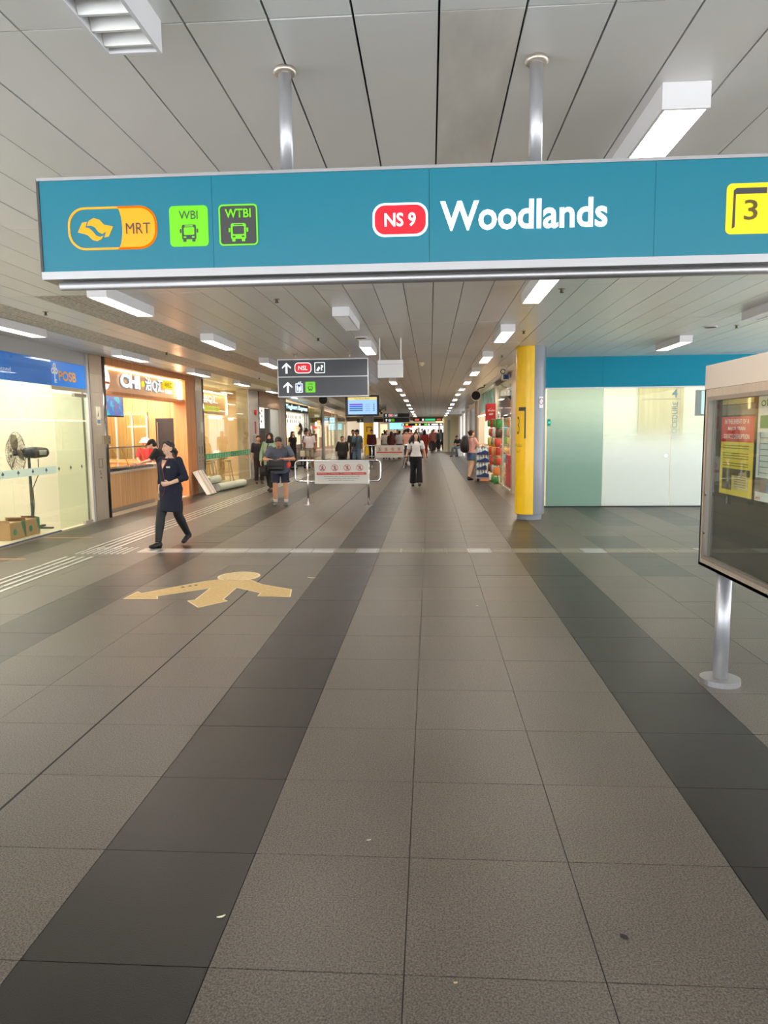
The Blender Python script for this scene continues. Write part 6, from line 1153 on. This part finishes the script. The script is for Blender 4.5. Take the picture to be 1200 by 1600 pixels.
person((-3.32, 31.2, 0), R(10), 1.66, 'person in dark green behind the man in slate blue', SK3, ((48, 56, 50), .45, .9, .02), ('pants', (36, 36, 40), .02), ('short', (24, 22, 22)), (30, 30, 30), None, .018, face=False)
# seated man
person((1.72, 44.25, 0), R(-38), 1.66, 'man in a black t-shirt sitting on the white cabinet looking down', SK3, ((28, 28, 30), .42, .60, .022), ('pants', (96, 104, 112), .015), ('short', (22, 20, 20)), (26, 26, 28),
    dict(pel=(0, .08, .58), chest=(0, .0, .86), neck=(0, -.08, 1.06), head=(0, -.17, 1.17), hipL=(-.09, .04, .56), hipR=(.09, .04, .56), kneeL=(-.13, -.42, .52), kneeR=(.13, -.40, .52), ankL=(-.11, -.56, .085), ankR=(.10, -.26, .085), shL=(-.175, -.06, 1.0), shR=(.175, -.06, 1.0), elL=(-.2, -.18, .76), elR=(.2, -.18, .76), wrL=(-.05, -.38, .74), wrR=(.06, -.38, .74)), .016, face=False, hpitch=35)
# stall server and customer
person((-7.12, 17.72, 0), R(30), 1.47, 'stall server in a red shirt and white bucket hat behind the counter', SK2, ((206, 36, 44), .40, .9, .022), ('pants', (40, 40, 44), .02), ('short', (30, 26, 26)), (30, 30, 30), dict(elL=(-.25, -.14, 1.12), wrL=(-.20, -.36, 1.02), elR=(.25, -.14, 1.12), wrR=(.12, -.38, 1.02), head=(0, -.05, 1.575)), .013, hpitch=20)
hb = bpy.data.objects['person.%03d' % (len([o for o in bpy.data.objects if o.name.startswith('person')])-1)]
HT = cloth((236, 232, 226)); q = MB(); q.loft([(0, -.04, 1.385), (0, -.04, 1.41), (0, -.035, 1.435), (0, -.03, 1.48), (0, -.025, 1.50)], [(.165, .17), (.13, .14), (.105, .12), (.095, .105), (.05, .06)], lat=(1, 0, 0), seg=20); solid(q, 'bucket_hat', HT, hb, .01, 1)
person((-5.86, 15.55, 0), R(-80), 1.56, 'customer with a black cap leaning over the food counter', SK1, ((34, 34, 38), .42, .9, .02), ('pants', (84, 100, 128), .02), ('cap', (22, 20, 22), (24, 24, 26)), (40, 40, 42), dict(chest=(0, -.06, 1.2), neck=(0, -.16, 1.38), head=(0, -.25, 1.49), shL=(-.175, -.13, 1.34), shR=(.175, -.13, 1.34), elL=(-.22, -.28, 1.12), wrL=(-.16, -.50, 1.06), elR=(.22, -.28, 1.12), wrR=(.14, -.50, 1.06)), .013, hpitch=28)
# ---- people farther away
FARP = [
 (-3.15, 39.0, 10, 1.66, (96, 34, 48), .95, 'pants', (34, 32, 38), 'short', (26, 22, 22), 'man in a maroon jacket in front of the distant yellow column'),
 (-1.02, 34.0, 175, 1.70, (232, 168, 150), .42, 'pants', (60, 64, 80), 'cap', (26, 22, 22), 'person in a salmon shirt and blue cap behind the white t-shirt woman'),
 (-.32, 41.5, 170, 1.60, (150, 48, 38), .95, 'skirt', (158, 50, 38), 'veil', (70, 30, 30), 'person in a long rust red dress walking away'),
 (-2.55, 41.0, 190, 1.58, (226, 222, 214), .42, 'pants', (110, 130, 150), 'short', (60, 44, 36), 'person in a cream top beside the maroon jacket'),
 (-2.15, 40.2, 165, 1.56, (96, 50, 44), .8, 'skirt', (34, 30, 34), 'long', (70, 34, 28), 'woman with long auburn hair near the second barrier'),
 (-1.75, 41.4, 200, 1.60, (206, 204, 204), .4, 'pants', (46, 44, 48), 'bun', (30, 24, 24), 'person in a light grey top near the second barrier'),
 (-1.55, 46.0, 180, 1.68, (40, 36, 40), .9, 'pants', (30, 30, 32), 'short', (24, 22, 22), 'person in dark clothes behind the light grey top'),
 (.25, 53.6, 180, 1.66, (92, 80, 84), .9, 'pants', (34, 34, 40), 'short', (40, 28, 26), 'person in a mauve grey jacket walking near the far pillar'),
 (.62, 54.6, 200, 1.62, (60, 70, 78), .9, 'pants', (28, 28, 30), 'short', (24, 22, 22), 'person in dark teal walking near the far pillar'),
 (.85, 56.0, 160, 1.66, (36, 34, 38), .9, 'pants', (26, 26, 28), 'long', (40, 26, 24), 'long haired person in black at the far pillar'),
 (-3.0, 50.0, 10, 1.62, (180, 120, 110), .45, 'pants', (50, 50, 60), 'short', (30, 24, 22), 'person in a dusty rose shirt in the far crowd, left end'),
 (-2.35, 52.0, -20, 1.68, (30, 30, 34), .9, 'pants', (28, 28, 30), 'short', (24, 22, 22), 'tall person in black in the far crowd, left of centre'),
 (-1.9, 53.5, 30, 1.6, (34, 32, 40), .9, 'skirt', (26, 26, 30), 'veil', (24, 24, 30), 'person in a black veil in the far crowd'),
 (-1.35, 52.5, 180, 1.64, (40, 44, 60), .45, 'pants', (30, 30, 40), 'short', (26, 22, 22), 'person in a dark blue t-shirt in the far crowd'),
 (-.95, 49.0, 170, 1.62, (206, 196, 190), .42, 'pants', (70, 66, 70), 'short', (40, 30, 28), 'person in a beige white top in the far crowd'),
 (-.6, 55.5, 10, 1.7, (150, 160, 176), .42, 'pants', (40, 44, 60), 'short', (26, 22, 22), 'person in a pale blue shirt in the far crowd'),
 (-.15, 57.0, -10, 1.66, (220, 220, 226), .42, 'pants', (60, 60, 70), 'bun', (26, 22, 22), 'person in a white shirt in the far crowd, centre'),
 (.15, 50.5, 190, 1.6, (120, 60, 50), .9, 'pants', (50, 40, 40), 'veil', (110, 60, 50), 'person in a brown veil in the far crowd'),
 (-2.8, 57.5, 20, 1.68, (90, 60, 50), .42, 'pants', (40, 40, 44), 'short', (24, 22, 22), 'person in a brown t-shirt at the back of the crowd'),
 (-1.6, 58.5, -10, 1.66, (200, 70, 80), .42, 'pants', (40, 44, 70), 'short', (24, 22, 22), 'person in a red t-shirt at the back of the crowd'),
 (-1.1, 60.0, 15, 1.7, (44, 50, 44), .9, 'pants', (34, 34, 34), 'cap', (24, 22, 22), 'person in olive with a cap at the back of the crowd'),
 (-.45, 61.0, 170, 1.66, (90, 96, 110), .45, 'pants', (30, 32, 44), 'short', (24, 22, 22), 'person in a slate shirt at the back of the crowd'),
 (.4, 60.5, 10, 1.66, (160, 90, 60), .45, 'pants', (40, 40, 44), 'long', (60, 36, 30), 'long haired person in orange brown at the back of the crowd'),
 (-3.5, 55.5, 200, 1.64, (60, 60, 66), .45, 'pants', (30, 30, 34), 'short', (24, 22, 22), 'person in charcoal at the left back of the crowd'),
]
for (x, y, a, h, tc, sl, bk_, bc, hk, hcl, lab) in FARP:
    ps = dict(kneeL=(-.09, -.10, .5), ankL=(-.09, -.16, .085), ankR=(.1, .12, .11)) if a % 20 == 10 or a > 90 else None
    person((x, y, 0), R(a), h, lab, (SK1, SK2, SK3)[int(y) % 3], (tc, sl, .88, .025), (bk_, bc, .02, .3) if bk_ == 'skirt' else (bk_, bc, .02), (hk, hcl, (38, 50, 90)) if hk == 'cap' else (hk, hcl), (34, 34, 36), ps, .03, face=False, hand=False, girth=1.06)
